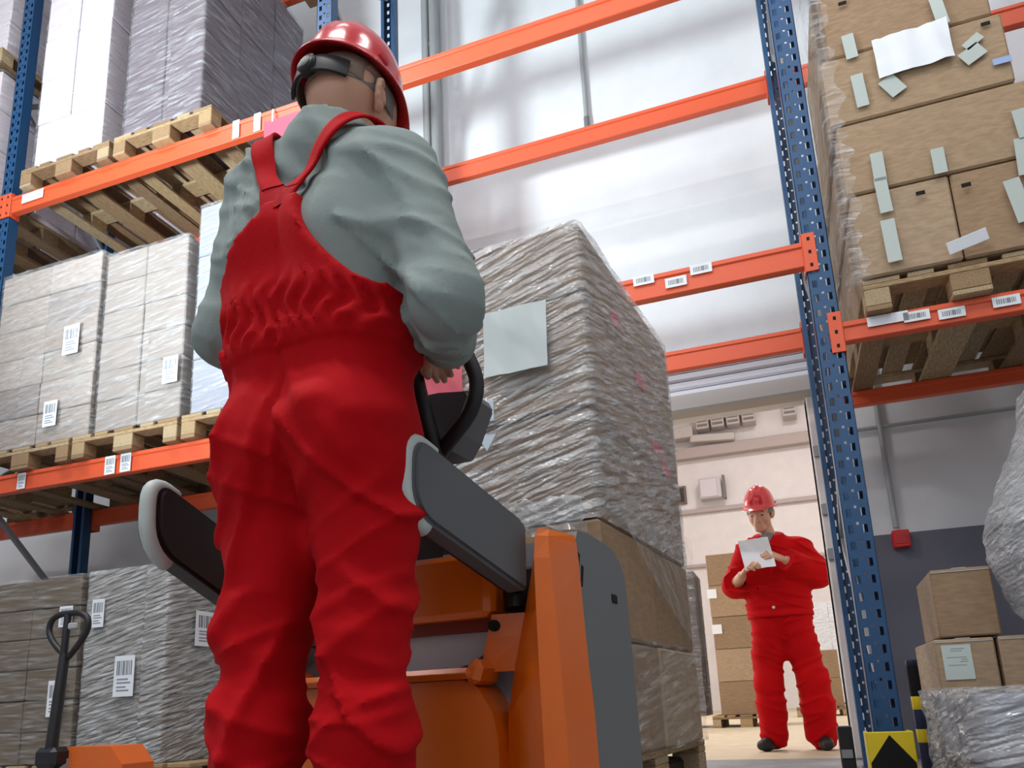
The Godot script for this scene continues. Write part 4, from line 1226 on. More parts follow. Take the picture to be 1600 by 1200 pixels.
# surface nets over the field of some bones; post(p, d) may cut it or add folds
func skin(bn: Bones, cell: float, grow: float, post = null) -> ArrayMesh:
	var lo := Vector3(9, 9, 9)
	var hi := -lo
	for i in bn.a.size():
		for e: Array in [[bn.a[i], bn.ra[i]], [bn.a[i] + bn.ab[i], bn.ra[i] + bn.rd[i]]]:
			var p: Vector3 = e[0]
			var r: float = e[1] + grow + cell * 3 + 0.02
			lo = lo.min(p - Vector3(r, r, r))
			hi = hi.max(p + Vector3(r, r, r))
	var B := 5
	var n := Vector3i(((hi - lo) / cell / B).ceil()) * B + Vector3i(B, B, B)
	var sx := 1
	var sy := n.x
	var sz := n.x * n.y
	var val := PackedFloat32Array()
	val.resize(n.x * n.y * n.z)
	val.fill(9.0)
	var idx := PackedInt32Array()
	idx.resize(val.size())
	idx.fill(-1)
	var active := []
	var reach := B * cell * 0.88 + (0.02 if post != null else 0.004)
	var has: bool = post != null
	for bz in n.z / B:
		for by in n.y / B:
			for bx in n.x / B:
				var c := lo + (Vector3(bx, by, bz) + Vector3(0.5, 0.5, 0.5)) * B * cell
				var list := bn.near(c, reach + grow + bn.k * 0.6)
				if list.is_empty(): continue
				var cd := bn.dist(c, list) - grow
				if has: cd = post.call(c, cd)
				if cd > reach: continue
				if cd < -reach:
					for z in B:
						for y in B:
							var id := bx * B + (by * B + y) * sy + (bz * B + z) * sz
							for x in B: val[id + x] = -9.0
					continue
				active.append(Vector3i(bx, by, bz) * B)
				for z in B:
					for y in B:
						var id := bx * B + (by * B + y) * sy + (bz * B + z) * sz
						for x in B:
							var p := lo + Vector3(bx * B + x, by * B + y, bz * B + z) * cell
							var d := bn.dist(p, list) - grow
							if has: d = post.call(p, d)
							val[id + x] = d
	var pts := PackedVector3Array()
	var off := [0, sx, sy, sx + sy, sz, sx + sz, sy + sz, sx + sy + sz]
	var crn := [Vector3(0, 0, 0), Vector3(1, 0, 0), Vector3(0, 1, 0), Vector3(1, 1, 0), Vector3(0, 0, 1), Vector3(1, 0, 1), Vector3(0, 1, 1), Vector3(1, 1, 1)]
	var edges := [[0, 1], [2, 3], [4, 5], [6, 7], [0, 2], [1, 3], [4, 6], [5, 7], [0, 4], [1, 5], [2, 6], [3, 7]]
	var cellsv := PackedInt32Array()
	for o: Vector3i in active:
		for z in range(o.z, mini(o.z + B, n.z - 1)):
			for y in range(o.y, mini(o.y + B, n.y - 1)):
				for x in range(o.x, mini(o.x + B, n.x - 1)):
					var id := x + y * sy + z * sz
					var mask := 0
					for i in 8:
						if val[id + off[i]] < 0.0: mask |= 1 << i
					if mask == 0 or mask == 255: continue
					var s := Vector3.ZERO
					var m := 0
					for e: Array in edges:
						var i: int = e[0]
						var j: int = e[1]
						if ((mask >> i) & 1) != ((mask >> j) & 1):
							var va := val[id + off[i]]
							var vb := val[id + off[j]]
							s += (crn[i] as Vector3).lerp(crn[j], va / (va - vb))
							m += 1
					idx[id] = pts.size()
					cellsv.append(id)
					pts.append(lo + (Vector3(x, y, z) + s / m) * cell)
	var tri := PackedInt32Array()
	var nrm := PackedVector3Array()
	nrm.resize(pts.size())
	for id in cellsv:
		for ax in 3:
			var st: int = [sx, sy, sz][ax]
			var u: int = [sy, sz, sx][ax]
			var w: int = [sz, sx, sy][ax]
			var v0 := val[id] < 0.0
			if v0 == (val[id + st] < 0.0): continue
			var q0 := idx[id - u - w]
			var q1 := idx[id - w]
			var q2 := idx[id]
			var q3 := idx[id - u]
			if q0 < 0 or q1 < 0 or q3 < 0: continue
			if not v0:
				var t := q1
				q1 = q3
				q3 = t
			var nn := (pts[q2] - pts[q0]).cross(pts[q3] - pts[q1])
			nrm[q0] += nn; nrm[q1] += nn; nrm[q2] += nn; nrm[q3] += nn
			tri.append_array([q0, q2, q1, q0, q3, q2])
	for i in nrm.size(): nrm[i] = nrm[i].normalized()
	var ar := []
	ar.resize(Mesh.ARRAY_MAX)
	ar[Mesh.ARRAY_VERTEX] = pts
	ar[Mesh.ARRAY_NORMAL] = nrm
	ar[Mesh.ARRAY_INDEX] = tri
	var me := ArrayMesh.new()
	me.add_surface_from_arrays(Mesh.PRIMITIVE_TRIANGLES, ar)
	return me

# head in its own axes: face towards -z, centre between the ears
func head_bones() -> Bones:
	var h := Bones.new()
	h.k = 0.022
	h.add(Vector3(0, 0.035, 0.022), Vector3(0, 0.04, -0.025), 0.078, 0.074)
	h.add(Vector3(0, 0.0, 0.035), Vector3(0, 0.0, 0.03), 0.068, 0.068)
	h.add(Vector3(-0.03, -0.02, -0.045), Vector3(0.03, -0.02, -0.045), 0.04, 0.04)
	h.add(Vector3(-0.035, -0.055, -0.02), Vector3(-0.012, -0.085, -0.062), 0.028, 0.022)
	h.add(Vector3(0.035, -0.055, -0.02), Vector3(0.012, -0.085, -0.062), 0.028, 0.022)
	h.add(Vector3(-0.012, -0.088, -0.072), Vector3(0.012, -0.088, -0.072), 0.02, 0.02)
	h.add(Vector3(-0.028, 0.03, -0.083), Vector3(0.028, 0.03, -0.083), 0.014, 0.014)
	h.add(Vector3(0, 0.018, -0.092), Vector3(0, -0.022, -0.11), 0.009, 0.012)
	h.add(Vector3(-0.011, -0.025, -0.1), Vector3(0.011, -0.025, -0.1), 0.01, 0.01)
	h.add(Vector3(-0.018, -0.05, -0.088), Vector3(0.018, -0.05, -0.088), 0.009, 0.009)
	h.add(Vector3(-0.015, -0.061, -0.086), Vector3(0.015, -0.061, -0.086), 0.009, 0.009)
	return h

func ear_bones() -> Bones:
	var h := Bones.new()
	h.k = 0.006
	for s: float in [-1.0, 1.0]:
		# ear: a curled rim, a lobe and the bowl
		var pts := []
		for i in 7:
			var an := lerpf(-2.2, 1.6, i / 6.0)
			pts.append(Vector3(s * (0.083 + 0.006 * cos(an)), 0.004 + 0.027 * sin(an + 0.35), 0.012 + 0.017 * cos(an)))
		h.chain(pts, [0.005, 0.0055, 0.0055, 0.0055, 0.0055, 0.005, 0.005])
		h.add(Vector3(s * 0.078, -0.026, 0.004), Vector3(s * 0.077, -0.02, 0.006), 0.008, 0.008)
		h.add(Vector3(s * 0.074, 0.0, 0.004), Vector3(s * 0.076, 0.01, 0.012), 0.014, 0.014)
	return h

# hand in its own axes: wrist at the origin, fingers along -z, palm down (-y), thumb towards sx
func hand_bones(sx: float, curl: float) -> Bones:
	var h := Bones.new()
	h.k = 0.010
	var spread := [-0.027, -0.009, 0.009, 0.026]
	var lens := [0.031, 0.037, 0.04, 0.036]
	for i in 4:
		var x: float = spread[i] * sx
		var l: float = lens[i]
		var kn := Vector3(x, 0, -0.085 + absf(spread[i]) * 0.25)
		h.add(Vector3(x * 0.55, 0, -0.005), kn, 0.015, 0.0115)
		var p := kn
		var an := 0.25 * curl
		for j in 3:
			var seg: float = l * [1.25, 0.85, 0.65][j]
			var q := p + Vector3(x * 0.03, -sin(an), -cos(an)).normalized() * seg
			h.add(p, q, [0.0095, 0.0088, 0.008][j], [0.0088, 0.008, 0.0068][j])
			p = q
			an += curl * [0.75, 0.6, 0.4][j]
	var b := Vector3(0.02 * sx, -0.006, -0.025)
	var m := Vector3(0.045 * sx, -0.018, -0.052)
	h.chain([b, m, Vector3(0.05 * sx, -0.034, -0.078), Vector3(0.046 * sx, -0.046, -0.1)], [0.014, 0.011, 0.0095, 0.008])
	return h

# hard hat in the head's axes: shell with brim and peak, thickness, ridge
func helmet(t: Node3D, tr: Transform3D, m: Material, scale_ := 1.0, dark := true) -> void:
	var cols := 64
	var pts := PackedVector3Array()
	var prof := []
	for j in 15:
		var a := (j / 14.0) * PI / 2
		prof.append(a)
	var rows := 0
	var ring := func(rx: float, rzf: float, rzb: float, y: float, peak: float, drop: float) -> void:
		for c in cols:
			var an := TAU * c / cols
			var s := sin(an)
			var k := cos(an)
			# an = 0 looks forward (-z); counter-clockwise seen from above needs x = -sin
			var rz := rzf if k > 0 else rzb
			var pk := pow(maxf(k, 0.0), 3.0)
			pts.append(Vector3(-s * rx, y - drop * pk, -k * (rz + peak * pk)))
	# inside, from the crown down to the rim, then outside up to the crown
	for j in 10:
		var a := PI / 2 * (1.0 - j / 9.0)
		ring.call(0.108 * cos(a) + 0.001, 0.13 * cos(a) + 0.001, 0.125 * cos(a) + 0.001, 0.156 * pow(sin(a), 0.9), 0.0, 0.0)
	ring.call(0.13, 0.15, 0.148, -0.012, 0.045, 0.018)
	ring.call(0.133, 0.153, 0.151, -0.012, 0.046, 0.018)
	ring.call(0.132, 0.152, 0.15, -0.006, 0.044, 0.015)
	ring.call(0.118, 0.14, 0.134, 0.002, 0.0, 0.0)
	for j in range(1, 16):
		var a := PI / 2 * j / 15.0
		ring.call(0.1135 * cos(a) + 0.0005, 0.1355 * cos(a) + 0.0005, 0.1305 * cos(a) + 0.0005, 0.004 + 0.16 * pow(sin(a), 0.9), 0.0, 0.0)
	rows = pts.size() / cols
	for i in pts.size():
		var p := pts[i]
		# raised ridge over the crown and two side ribs, outside only
		if i >= 13 * cols and p.y > 0.03:
			var k := smoothstep(0.03, 0.08, p.y)
			p.y += 0.008 * k * (1.0 - smoothstep(0.012, 0.02, absf(p.x)))
			p.y += 0.004 * k * (1.0 - smoothstep(0.006, 0.012, absf(absf(p.x) - 0.045)))
		pts[i] = p * scale_
	var o := obj("helmet", grid_mesh(pts, cols, rows, true), m, t)
	o.transform = tr
	var hb := mat("harness", col(122, 120, 116), 0.7)
	var blk := mat("black", Color.WHITE)
	# head band, rear strap and its ratchet knob
	var band := PackedVector3Array()
	for j in 5:
		var w: float = [0.0, 1.0, 1.0, 0.0, 0.0][j]
		for c in cols:
			var an := TAU * c / cols
			var r := 0.0035 * w
			var y: float = [-0.05, -0.05, -0.012, -0.012, -0.05][j]
			var dip := 0.016 * maxf(-cos(an), 0.0)
			band.append(Vector3(-sin(an) * (0.088 + r), y - dip, -cos(an) * (0.108 + r)))
	obj("head_band", grid_mesh(band, cols, 5, true), hb, o)
	obj("rear_strap", rear_strap(), blk, o)
	obj("ratchet_knob", tube(PackedVector3Array([Vector3(0, -0.05, 0.104), Vector3(0, -0.05, 0.122)]), 0.022, 18), blk, o)
	obj("ratchet_hub", tube(PackedVector3Array([Vector3(0, -0.05, 0.122), Vector3(0, -0.05, 0.125)]), 0.011, 14), hb, o)
	for s: float in [-1.0, 1.0]: obj("slot_tab", box_mesh(Vector3(0.008, 0.016, 0.036) * scale_, 0.003), m, o, Vector3(s * 0.118, 0.022, 0.03) * scale_)

# black plastic strap round the back of the head
func rear_strap() -> ArrayMesh:
	var pts := PackedVector3Array()
	for j in 5:
		for i in 17:
			var an := PI + lerpf(-0.85, 0.85, i / 16.0)
			var r: float = [0.004, 0.01, 0.01, 0.004, 0.004][j]
			var y: float = [-0.07, -0.07, -0.032, -0.032, -0.07][j]
			pts.append(Vector3(-sin(an) * (0.088 + r), y, -cos(an) * (0.108 + r)))
	return grid_mesh(pts, 17, 5)

func fold(p: Vector3, n: FastNoiseLite, amp: float) -> float:
	var k := n.get_noise_3d(p.x, p.y, p.z)
	var f := 1.0 - absf(k) * 2.4
	return amp * f * f if f > 0.0 else 0.0

# long sharp folds: ridges of noise stretched along the plane across n
func crease(p: Vector3, n: Vector3, shift: Vector3, across: float, along: float, f: FastNoiseLite, amp: float) -> float:
	n = n.normalized()
	var h := p.dot(n)
	var q := p * along + n * h * (across - along) + shift
	var g := f.get_noise_3d(q.x, q.y, q.z)
	var k := 1.0 - (sqrt(g * g + 0.003) - 0.055) * 2.8
	return amp * k * k if k > 0.0 else 0.0

func cloth(called: String, c: Color, rough := 0.85) -> StandardMaterial3D:
	if mats.has(called): return mats[called]
	var m := mat(called, c, rough)
	if not mats.has("weave"):
		var im := streaks(256, 256, 60.0, 60.0, 201, Color.BLACK, Color.WHITE)
		im.bump_map_to_normal_map(3.0)
		mats["weave"] = StandardMaterial3D.new()
		mats["weave"].normal_texture = tex(im)
	m.normal_enabled = true
	m.normal_texture = mats["weave"].normal_texture
	m.normal_scale = 0.35
	m.uv1_triplanar = true
	m.uv1_scale = Vector3(7, 7, 7)
	m.rim_enabled = true
	m.rim = 0.06
	m.metallic_specular = 0.3
	m.rim_tint = 0.6
	return m

func strap(path: Array, width: float, bn: Bones, lift: float, across: Vector3) -> ArrayMesh:
	# a ribbon laid on the body
	var pp := smooth_path(path, 8)
	var list := bn.all()
	var pts := PackedVector3Array()
	var nr := []
	for i in pp.size():
		for w: float in [-1.0, -0.5, 0.0, 0.5, 1.0]:
			var d := (pp[mini(i + 1, pp.size() - 1)] - pp[maxi(i - 1, 0)]).normalized()
			var a := (across - d * across.dot(d)).normalized()
			var p := pp[i] + a * w * width / 2
			for k in 4:
				var e := 0.004
				var v := bn.dist(p, list)
				var g := Vector3(bn.dist(p + Vector3(e, 0, 0), list) - v, bn.dist(p + Vector3(0, e, 0), list) - v, bn.dist(p + Vector3(0, 0, e), list) - v).normalized()
				p -= g * (v - lift) * 0.9
				if k == 3: nr.append(g)
			pts.append(p)
	var rows := pp.size()
	var loop := PackedVector3Array()
	for r in rows:
		for c in 5: loop.append(pts[r * 5 + c])
		for c in 5: loop.append(pts[r * 5 + 4 - c] - nr[r * 5 + 4 - c] * 0.006)
	return grid_mesh(loop, 10, rows, true)

func boot(b: Bones, ankle: Vector3, dir: Vector3) -> void:
	var y0 := ankle.y - 0.05
	b.add(Vector3(ankle.x, ankle.y + 0.02, ankle.z), Vector3(ankle.x, y0 + 0.015, ankle.z) - dir * 0.02, 0.052, 0.045)
	b.add(Vector3(ankle.x, y0 + 0.01, ankle.z) - dir * 0.03, Vector3(ankle.x, y0 + 0.002, ankle.z) + dir * 0.1, 0.042, 0.042)
	b.add(Vector3(ankle.x, y0 + 0.002, ankle.z) + dir * 0.1, Vector3(ankle.x, y0, ankle.z) + dir * 0.155, 0.042, 0.034)

func build_driver() -> void:
	var at := Vector3(-0.77, 0, -1.2)
	var t := thing("person", "person seen from behind in red bib overalls and grey shirt, standing on the truck", "person", at, TURN)
	var red := cloth("overalls red", col(180, 0, 12))
	var shirt := cloth("shirt grey", col(142, 154, 150), 0.9)
	var skin_m := mat("skin", col(206, 158, 132), 0.55)
	skin_m.subsurf_scatter_enabled = true
	skin_m.subsurf_scatter_strength = 0.12
	# joints: x to his right, z behind him
	var shL := Vector3(-0.168, 1.42, 0.0)
	var shR := Vector3(0.185, 1.36, 0.0)
	var elL := Vector3(-0.24, 1.12, 0.01)
	var elR := Vector3(0.297, 1.03, 0.045)
	var wrL := Vector3(-0.17, 1.06, -0.2)
	var wrR := Vector3(0.2, 1.05, -0.13)
	var torso := Bones.new()
	torso.k = 0.05
	for s: float in [-1.0, 1.0]:
		var dy := 0.0 if s < 0 else -0.035
		torso.chain([Vector3(s * 0.066, 0.88, 0.0), Vector3(s * 0.062, 1.06, 0.0), Vector3(s * 0.08, 1.25 + dy * 0.6, 0.0), Vector3(s * 0.11, 1.39 + dy, 0.01)], [0.1, 0.104, 0.112, 0.076])
		torso.add(Vector3(s * 0.12, 1.4 + dy, 0.005), Vector3(0.015, 1.475, 0.0), 0.06, 0.055)
	torso.add(Vector3(0, 1.0, -0.05), Vector3(0, 1.15, -0.05), 0.105, 0.1)
	var arms := Bones.new()
	arms.k = 0.04
	arms.chain([shL, elL, wrL], [0.062, 0.046, 0.038])
	arms.chain([shR, elR, wrR], [0.062, 0.047, 0.038])
	var neck := Bones.new()
	neck.k = 0.03
	var hc := Vector3(0.042, 1.565, -0.03)
	neck.chain([Vector3(0.012, 1.43, 0.005), Vector3(0.03, 1.5, -0.005), hc + Vector3(-0.004, 0.0, 0.02)], [0.06, 0.052, 0.054])
	var legs := Bones.new()
	legs.k = 0.045
	for s: float in [-1.0, 1.0]:
		var kn := Vector3(-0.112, 0.45, 0.012) if s < 0 else Vector3(0.105, 0.43, 0.01)
		var an := Vector3(-0.112, 0.11, 0.02) if s < 0 else Vector3(0.1, 0.11, 0.01)
		legs.chain([Vector3(s * 0.088, 0.84, 0.0), Vector3(s * 0.1, 0.66, 0.0), kn + Vector3(0, 0.06, 0.004), kn + Vector3(0, -0.1, 0.012), an], [0.086, 0.068, 0.05, 0.055, 0.06])
		legs.add(Vector3(s * 0.078, 0.84, 0.055), Vector3(s * 0.085, 0.79, 0.045), 0.072, 0.064)
	# trunk, arms and neck as one body; head and hands on finer grids
	var body := Bones.new()
	body.k = 0.04
	body.merge(torso)
	body.merge(arms)
	body.merge(neck)
	body.merge(legs)
	var hb := Transform3D(Basis.from_euler(Vector3(-0.22, -0.03, -0.06)), hc)
	var head := Bones.new()
	head.k = 0.022
	head.merge(head_bones(), hb.scaled_local(Vector3.ONE * 0.96))
	var ears := Bones.new()
	ears.k = 0.006
	ears.merge(ear_bones(), hb)
	head.add(Vector3(0.026, 1.49, -0.005), hc + Vector3(-0.004, 0.0, 0.02), 0.056, 0.058)
	var hR := Bones.new()
	hR.k = 0.010
	hR.merge(hand_bones(-1.0, 1.15), Transform3D(Basis.from_euler(Vector3(0.35, 0.75, 0.5)), wrR + Vector3(-0.015, 0.02, -0.03)))
	var hL := Bones.new()
	hL.k = 0.010
	hL.merge(hand_bones(1.0, 1.1), Transform3D(Basis.from_euler(Vector3(0.3, -0.7, -0.4)), wrL + Vector3(0.012, 0.015, -0.025)))
	obj("body", join([skin(body, 0.018, -0.014), skin(head, 0.0042, 0.0), skin(ears, 0.003, 0.0), skin(hR, 0.0036, 0.0), skin(hL, 0.0036, 0.0)]), skin_m, t)
	# short grey hair under the helmet's rear edge
	var hair := Bones.new()
	hair.k = 0.02
	hair.merge(head_bones(), hb)
	var inv := hb.affine_inverse()
	obj("hair", skin(hair, 0.005, 0.0035, func(p: Vector3, d: float) -> float:
		var q := inv * p
		return maxf(d, maxf(maxf(-0.002 - q.y, q.y - 0.06), maxf(0.015 - q.z, absf(q.x) - 0.071)))), mat("hair grey", col(138, 118, 104), 0.9), t)
	# shirt
	var n1 := noise(301, 1.0, 1)
	var sb := Bones.new()
	sb.k = 0.05
	sb.merge(torso)
	sb.merge(arms)
	sb.add(Vector3(0.012, 1.44, 0.004), Vector3(0.02, 1.487, 0.0), 0.07, 0.066)
	var fwR := (wrR - elR).normalized()
	var fwL := (wrL - elL).normalized()
	obj("shirt", skin(sb, 0.008, 0.006, func(p: Vector3, d: float) -> float:
		if absf(d) < 0.05 and (p.z < 0.03 or absf(p.x) > 0.06 + (1.285 - p.y) * 0.8):
			d -= crease(p, Vector3(0.5, 0.85, 0.0), Vector3(1, 0, 0), 11.0, 1.5, n1, 0.009 if p.x > -0.13 else 0.004)
			d -= crease(p, Vector3(0.35, 0.9, 0.2), Vector3(5, 0, 2), 16.0, 2.2, n1, 0.003)
			d -= crease(p, Vector3(0.85, 0.3, 0.3), Vector3(0, 4, 0), 11.0, 1.6, n1, 0.007 if p.x > -0.13 else 0.003)
		if p.y < 1.1: d = maxf(d, 1.045 - p.y if absf(p.x) < 0.17 and p.z > -0.12 else -1.0)
		if p.y > 1.47: d = maxf(d, (p - Vector3(0.02, 1.497, 0)).dot(Vector3(0.12, 0.97, -0.2)))
		d = maxf(d, (p - wrR).dot(fwR) if p.x > 0.1 and p.y < 1.2 and p.z < 0.05 and p.x > 0.16 else -1.0)
		d = maxf(d, (p - wrL).dot(fwL) if p.x < -0.15 and p.z < -0.12 and p.y < 1.2 else -1.0)
		return d), shirt, t)
	for e: Array in [[wrR, fwR], [wrL, fwL]]:
		var w: Vector3 = e[0]
		var f: Vector3 = e[1]
		obj("cuff", tube(PackedVector3Array([w - f * 0.05, w - f * 0.045, w - f * 0.01, w - f * 0.004]), [0.052, 0.056, 0.054, 0.05], 18), shirt, t)
	# overalls: trousers, gathered waist and bib
	var ob := Bones.new()
	ob.k = 0.05
	ob.merge(torso)
	ob.merge(legs)
	var n2 := noise(302, 1.0, 1)
	obj("overalls", skin(ob, 0.008, 0.014, func(p: Vector3, d: float) -> float:
		if absf(d) < 0.06:
			if p.y < 1.03:
				var s := 1.0 if p.x > 0.0 else -1.0
				d -= crease(p, Vector3(0.75 * s, 0.6, 0.2), Vector3(s * 3.0, 0, 0), 7.0, 1.3, n2, 0.013 * smoothstep(0.97, 0.76, p.y))
				d -= crease(p, Vector3(1.0, 0.3 * s, 0.1), Vector3(2, 6, 1), 13.0, 1.8, n2, 0.007 * smoothstep(0.66, 0.8, p.y))
				d -= crease(p, Vector3(-0.45 * s, 0.85, 0.1), Vector3(s * 5.0, 3, 0), 7.5, 1.6, n2, 0.007 * smoothstep(0.97, 0.8, p.y))
				d -= crease(p, Vector3(0.2 * s, 1.0, 0.15), Vector3(s * 5.0, 0, 7), 12.0, 2.5, n2, 0.007 * smoothstep(0.62, 0.48, p.y))
			# centre seam
			if p.z > 0.0 and p.y > 0.72: d += 0.005 * smoothstep(0.012, 0.0, absf(p.x))
			# gathers of the elastic back
			var g := smoothstep(0.09, 0.02, absf(p.y - 1.055)) * smoothstep(0.0, 0.06, p.z)
			d -= g * 0.006 * sin(p.x * 190.0 + 2.5 * sin(p.y * 60.0 + p.x * 30.0))
			d += 0.008 * smoothstep(0.045, 0.0, absf(p.y - 1.055))
		if p.y > 0.99: d -= 0.012 * smoothstep(0.9, 1.08, p.y)
		if p.y > 1.03:
			var half: float
			if p.z > -0.02:
				half = lerpf(0.04, 0.19, pow(clampf((1.285 - p.y) / 0.22, 0.0, 1.0), 1.9))
				if p.y < 1.1: half = lerpf(half, 0.3, smoothstep(1.1, 1.06, p.y))
				# the left side of the bib reaches higher
				if p.x < 0.0: half += 0.05 * smoothstep(1.26, 1.2, p.y) + 0.1 * smoothstep(1.18, 1.13, p.y)
			else: half = 0.16 + 0.14 * smoothstep(1.14, 1.06, p.y)
			d = maxf(d, (absf(p.x) - half) * 0.7)
			d = maxf(d, p.y - (1.285 if p.z > -0.02 else 1.34))
		return d), red, t)
	# braces from the bib over both shoulders, with gathered elastic ends
	var sbd := Bones.new()
	sbd.k = 0.05
	sbd.merge(torso)
	sbd.merge(arms)
	var dred := cloth("elastic red", col(164, 0, 14))
	obj("brace", strap([Vector3(-0.024, 1.325, 0.13), Vector3(-0.045, 1.36, 0.12), Vector3(-0.075, 1.43, 0.09), Vector3(-0.095, 1.49, 0.03), Vector3(-0.1, 1.44, -0.08), Vector3(-0.09, 1.34, -0.13)], 0.045, sbd, 0.027, Vector3(1, 0, 0.1)), red, t)
	obj("brace", strap([Vector3(0.018, 1.315, 0.13), Vector3(0.045, 1.365, 0.12), Vector3(0.085, 1.41, 0.1), Vector3(0.12, 1.46, 0.05), Vector3(0.12, 1.44, -0.06), Vector3(0.1, 1.32, -0.13)], 0.042, sbd, 0.026, Vector3(0.8, -0.35, 0.1)), red, t)
	obj("elastic", strap([Vector3(-0.015, 1.26, 0.13), Vector3(-0.02, 1.29, 0.13), Vector3(-0.028, 1.335, 0.13)], 0.048, sbd, 0.025, Vector3(1, 0, 0)), dred, t)
	obj("elastic", strap([Vector3(0.004, 1.265, 0.13), Vector3(0.012, 1.295, 0.13), Vector3(0.024, 1.33, 0.13)], 0.044, sbd, 0.025, Vector3(1, 0, 0)), dred, t)
	for an: Vector3 in [Vector3(-0.112, 0.15, 0.02), Vector3(0.1, 0.15, 0.01)]:
		var bt := Bones.new()
		bt.k = 0.02
		boot(bt, an, Vector3(0, 0, -1))
		obj("boot", skin(bt, 0.01, 0.0), mat("boot black", col(26, 26, 28), 0.5), t)
	var plastic := mat("helmet red", col(206, 26, 36), 0.22)
	plastic.clearcoat_enabled = true
	plastic.clearcoat = 0.5
	plastic.clearcoat_roughness = 0.1
	helmet(t, Transform3D(Basis.from_euler(Vector3(-0.2, -0.06, -0.1)), hc + Vector3(-0.006, 0.06, -0.005)), plastic, 0.87)

func build_clerk() -> void:
	var at := Vector3(-0.047, 0, -5.87)
	var t := thing("person", "person in red jacket and trousers reading a white sheet beyond the racks", "person", at)
	var red := cloth("jacket red", col(192, 0, 8))
	var skin_m := mat("skin", Color.WHITE)
	# here x is to the picture's right, z towards the camera
	var shL := Vector3(-0.165, 1.36, 0.0)
	var shR := Vector3(0.175, 1.345, 0.0)
	var elL := Vector3(-0.275, 1.13, 0.04)
	var elR := Vector3(0.275, 1.16, 0.03)
	var wrL := Vector3(-0.215, 1.17, 0.22)
	var wrR := Vector3(0.085, 1.25, 0.21)
	var torso := Bones.new()
	torso.k = 0.05
	for s: float in [-1.0, 1.0]:
		torso.chain([Vector3(s * 0.07, 0.9, 0.0), Vector3(s * 0.07, 1.06, 0.0), Vector3(s * 0.085, 1.25, 0.0), Vector3(s * 0.1, 1.34, 0.0)], [0.112, 0.118, 0.115, 0.072])
		torso.add(Vector3(s * 0.11, 1.365, 0.0), Vector3(-0.01, 1.44, 0.0), 0.045, 0.05)
	var arms := Bones.new()
	arms.k = 0.04
	arms.chain([shL, elL, wrL], [0.074, 0.064, 0.052])
	arms.chain([shR, elR, wrR], [0.076, 0.066, 0.052])
	var hc := Vector3(-0.05, 1.62, 0.035)
	var legs := Bones.new()
	legs.k = 0.045
	legs.chain([Vector3(-0.085, 0.86, 0), Vector3(-0.105, 0.66, 0.01), Vector3(-0.128, 0.45, 0.03), Vector3(-0.13, 0.3, 0.01), Vector3(-0.13, 0.1, 0.0)], [0.105, 0.088, 0.08, 0.078, 0.08])
	legs.chain([Vector3(0.085, 0.86, 0), Vector3(0.115, 0.66, 0.01), Vector3(0.158, 0.44, 0.03), Vector3(0.17, 0.28, 0.01), Vector3(0.172, 0.1, 0.0)], [0.108, 0.09, 0.085, 0.09, 0.088])
	var body := Bones.new()
	body.k = 0.04
	body.merge(torso)
	body.merge(arms)
	body.merge(legs)
	body.add(Vector3(-0.012, 1.4, 0.0), hc + Vector3(0.005, -0.02, -0.02), 0.062, 0.052)
	# the head bones look towards -z, so it turns to face the camera and bows to the sheet
	var hb := Transform3D(Basis.from_euler(Vector3(0, PI, 0)) * Basis.from_euler(Vector3(-0.32, -0.25, 0.04)), hc)
	var head := Bones.new()
	head.k = 0.022
	head.merge(head_bones(), hb)
	var ears := Bones.new()
	ears.k = 0.006
	ears.merge(ear_bones(), hb)
	head.add(Vector3(-0.014, 1.46, 0.0), hc + Vector3(0.005, -0.02, -0.02), 0.052, 0.05)
	var hR := Bones.new()
	hR.k = 0.010
	hR.merge(hand_bones(1.0, 1.0), Transform3D(Basis.from_euler(Vector3(0.3, PI - 0.9, 0.9)), wrR + Vector3(-0.02, 0.01, 0.01)))
	var hL := Bones.new()
	hL.k = 0.010
	hL.merge(hand_bones(-1.0, 1.0), Transform3D(Basis.from_euler(Vector3(0.4, PI + 0.5, -0.8)), wrL + Vector3(0.008, 0.012, 0.02)))
	obj("body", join([skin(body, 0.018, -0.018), skin(head, 0.0045, 0.0), skin(ears, 0.0035, 0.0), skin(hR, 0.004, 0.0), skin(hL, 0.004, 0.0)]), skin_m, t)
	var dark := mat("brow", col(70, 50, 42), 0.8)
	for s: float in [-1.0, 1.0]:
		var eye := obj("eye", tube(PackedVector3Array([hb * Vector3(s * 0.031 - 0.011, 0.009, -0.086), hb * Vector3(s * 0.031, 0.011, -0.09), hb * Vector3(s * 0.031 + 0.011, 0.009, -0.086)]), 0.005, 8), dark, t)
		eye.set_meta("label", "dark lowered eye")
		obj("eyebrow", tube(PackedVector3Array([hb * Vector3(s * 0.031 - 0.017, 0.031, -0.09), hb * Vector3(s * 0.031, 0.036, -0.096), hb * Vector3(s * 0.031 + 0.017, 0.031, -0.09)]), 0.004, 8), dark, t)
	obj("lips", tube(PackedVector3Array([hb * Vector3(-0.02, -0.057, -0.09), hb * Vector3(0, -0.056, -0.098), hb * Vector3(0.02, -0.057, -0.09)]), 0.004, 8), mat("lips", col(150, 84, 76), 0.5), t)
	var inv := hb.affine_inverse()
	var hair := Bones.new()
	hair.k = 0.02
	hair.merge(head_bones(), hb)
	obj("hair", skin(hair, 0.006, 0.005, func(p: Vector3, d: float) -> float:
		var q := inv * p
		return maxf(d, maxf(maxf(-0.01 - q.y - q.z * 0.4, q.y - 0.06), maxf(-0.02 - q.z, absf(q.x) - 0.078)))), mat("hair brown", col(84, 66, 54), 0.9), t)
	# trousers
	var n1 := noise(311, 1.0, 1)
	var tb := Bones.new()
	tb.k = 0.045
	tb.merge(legs)
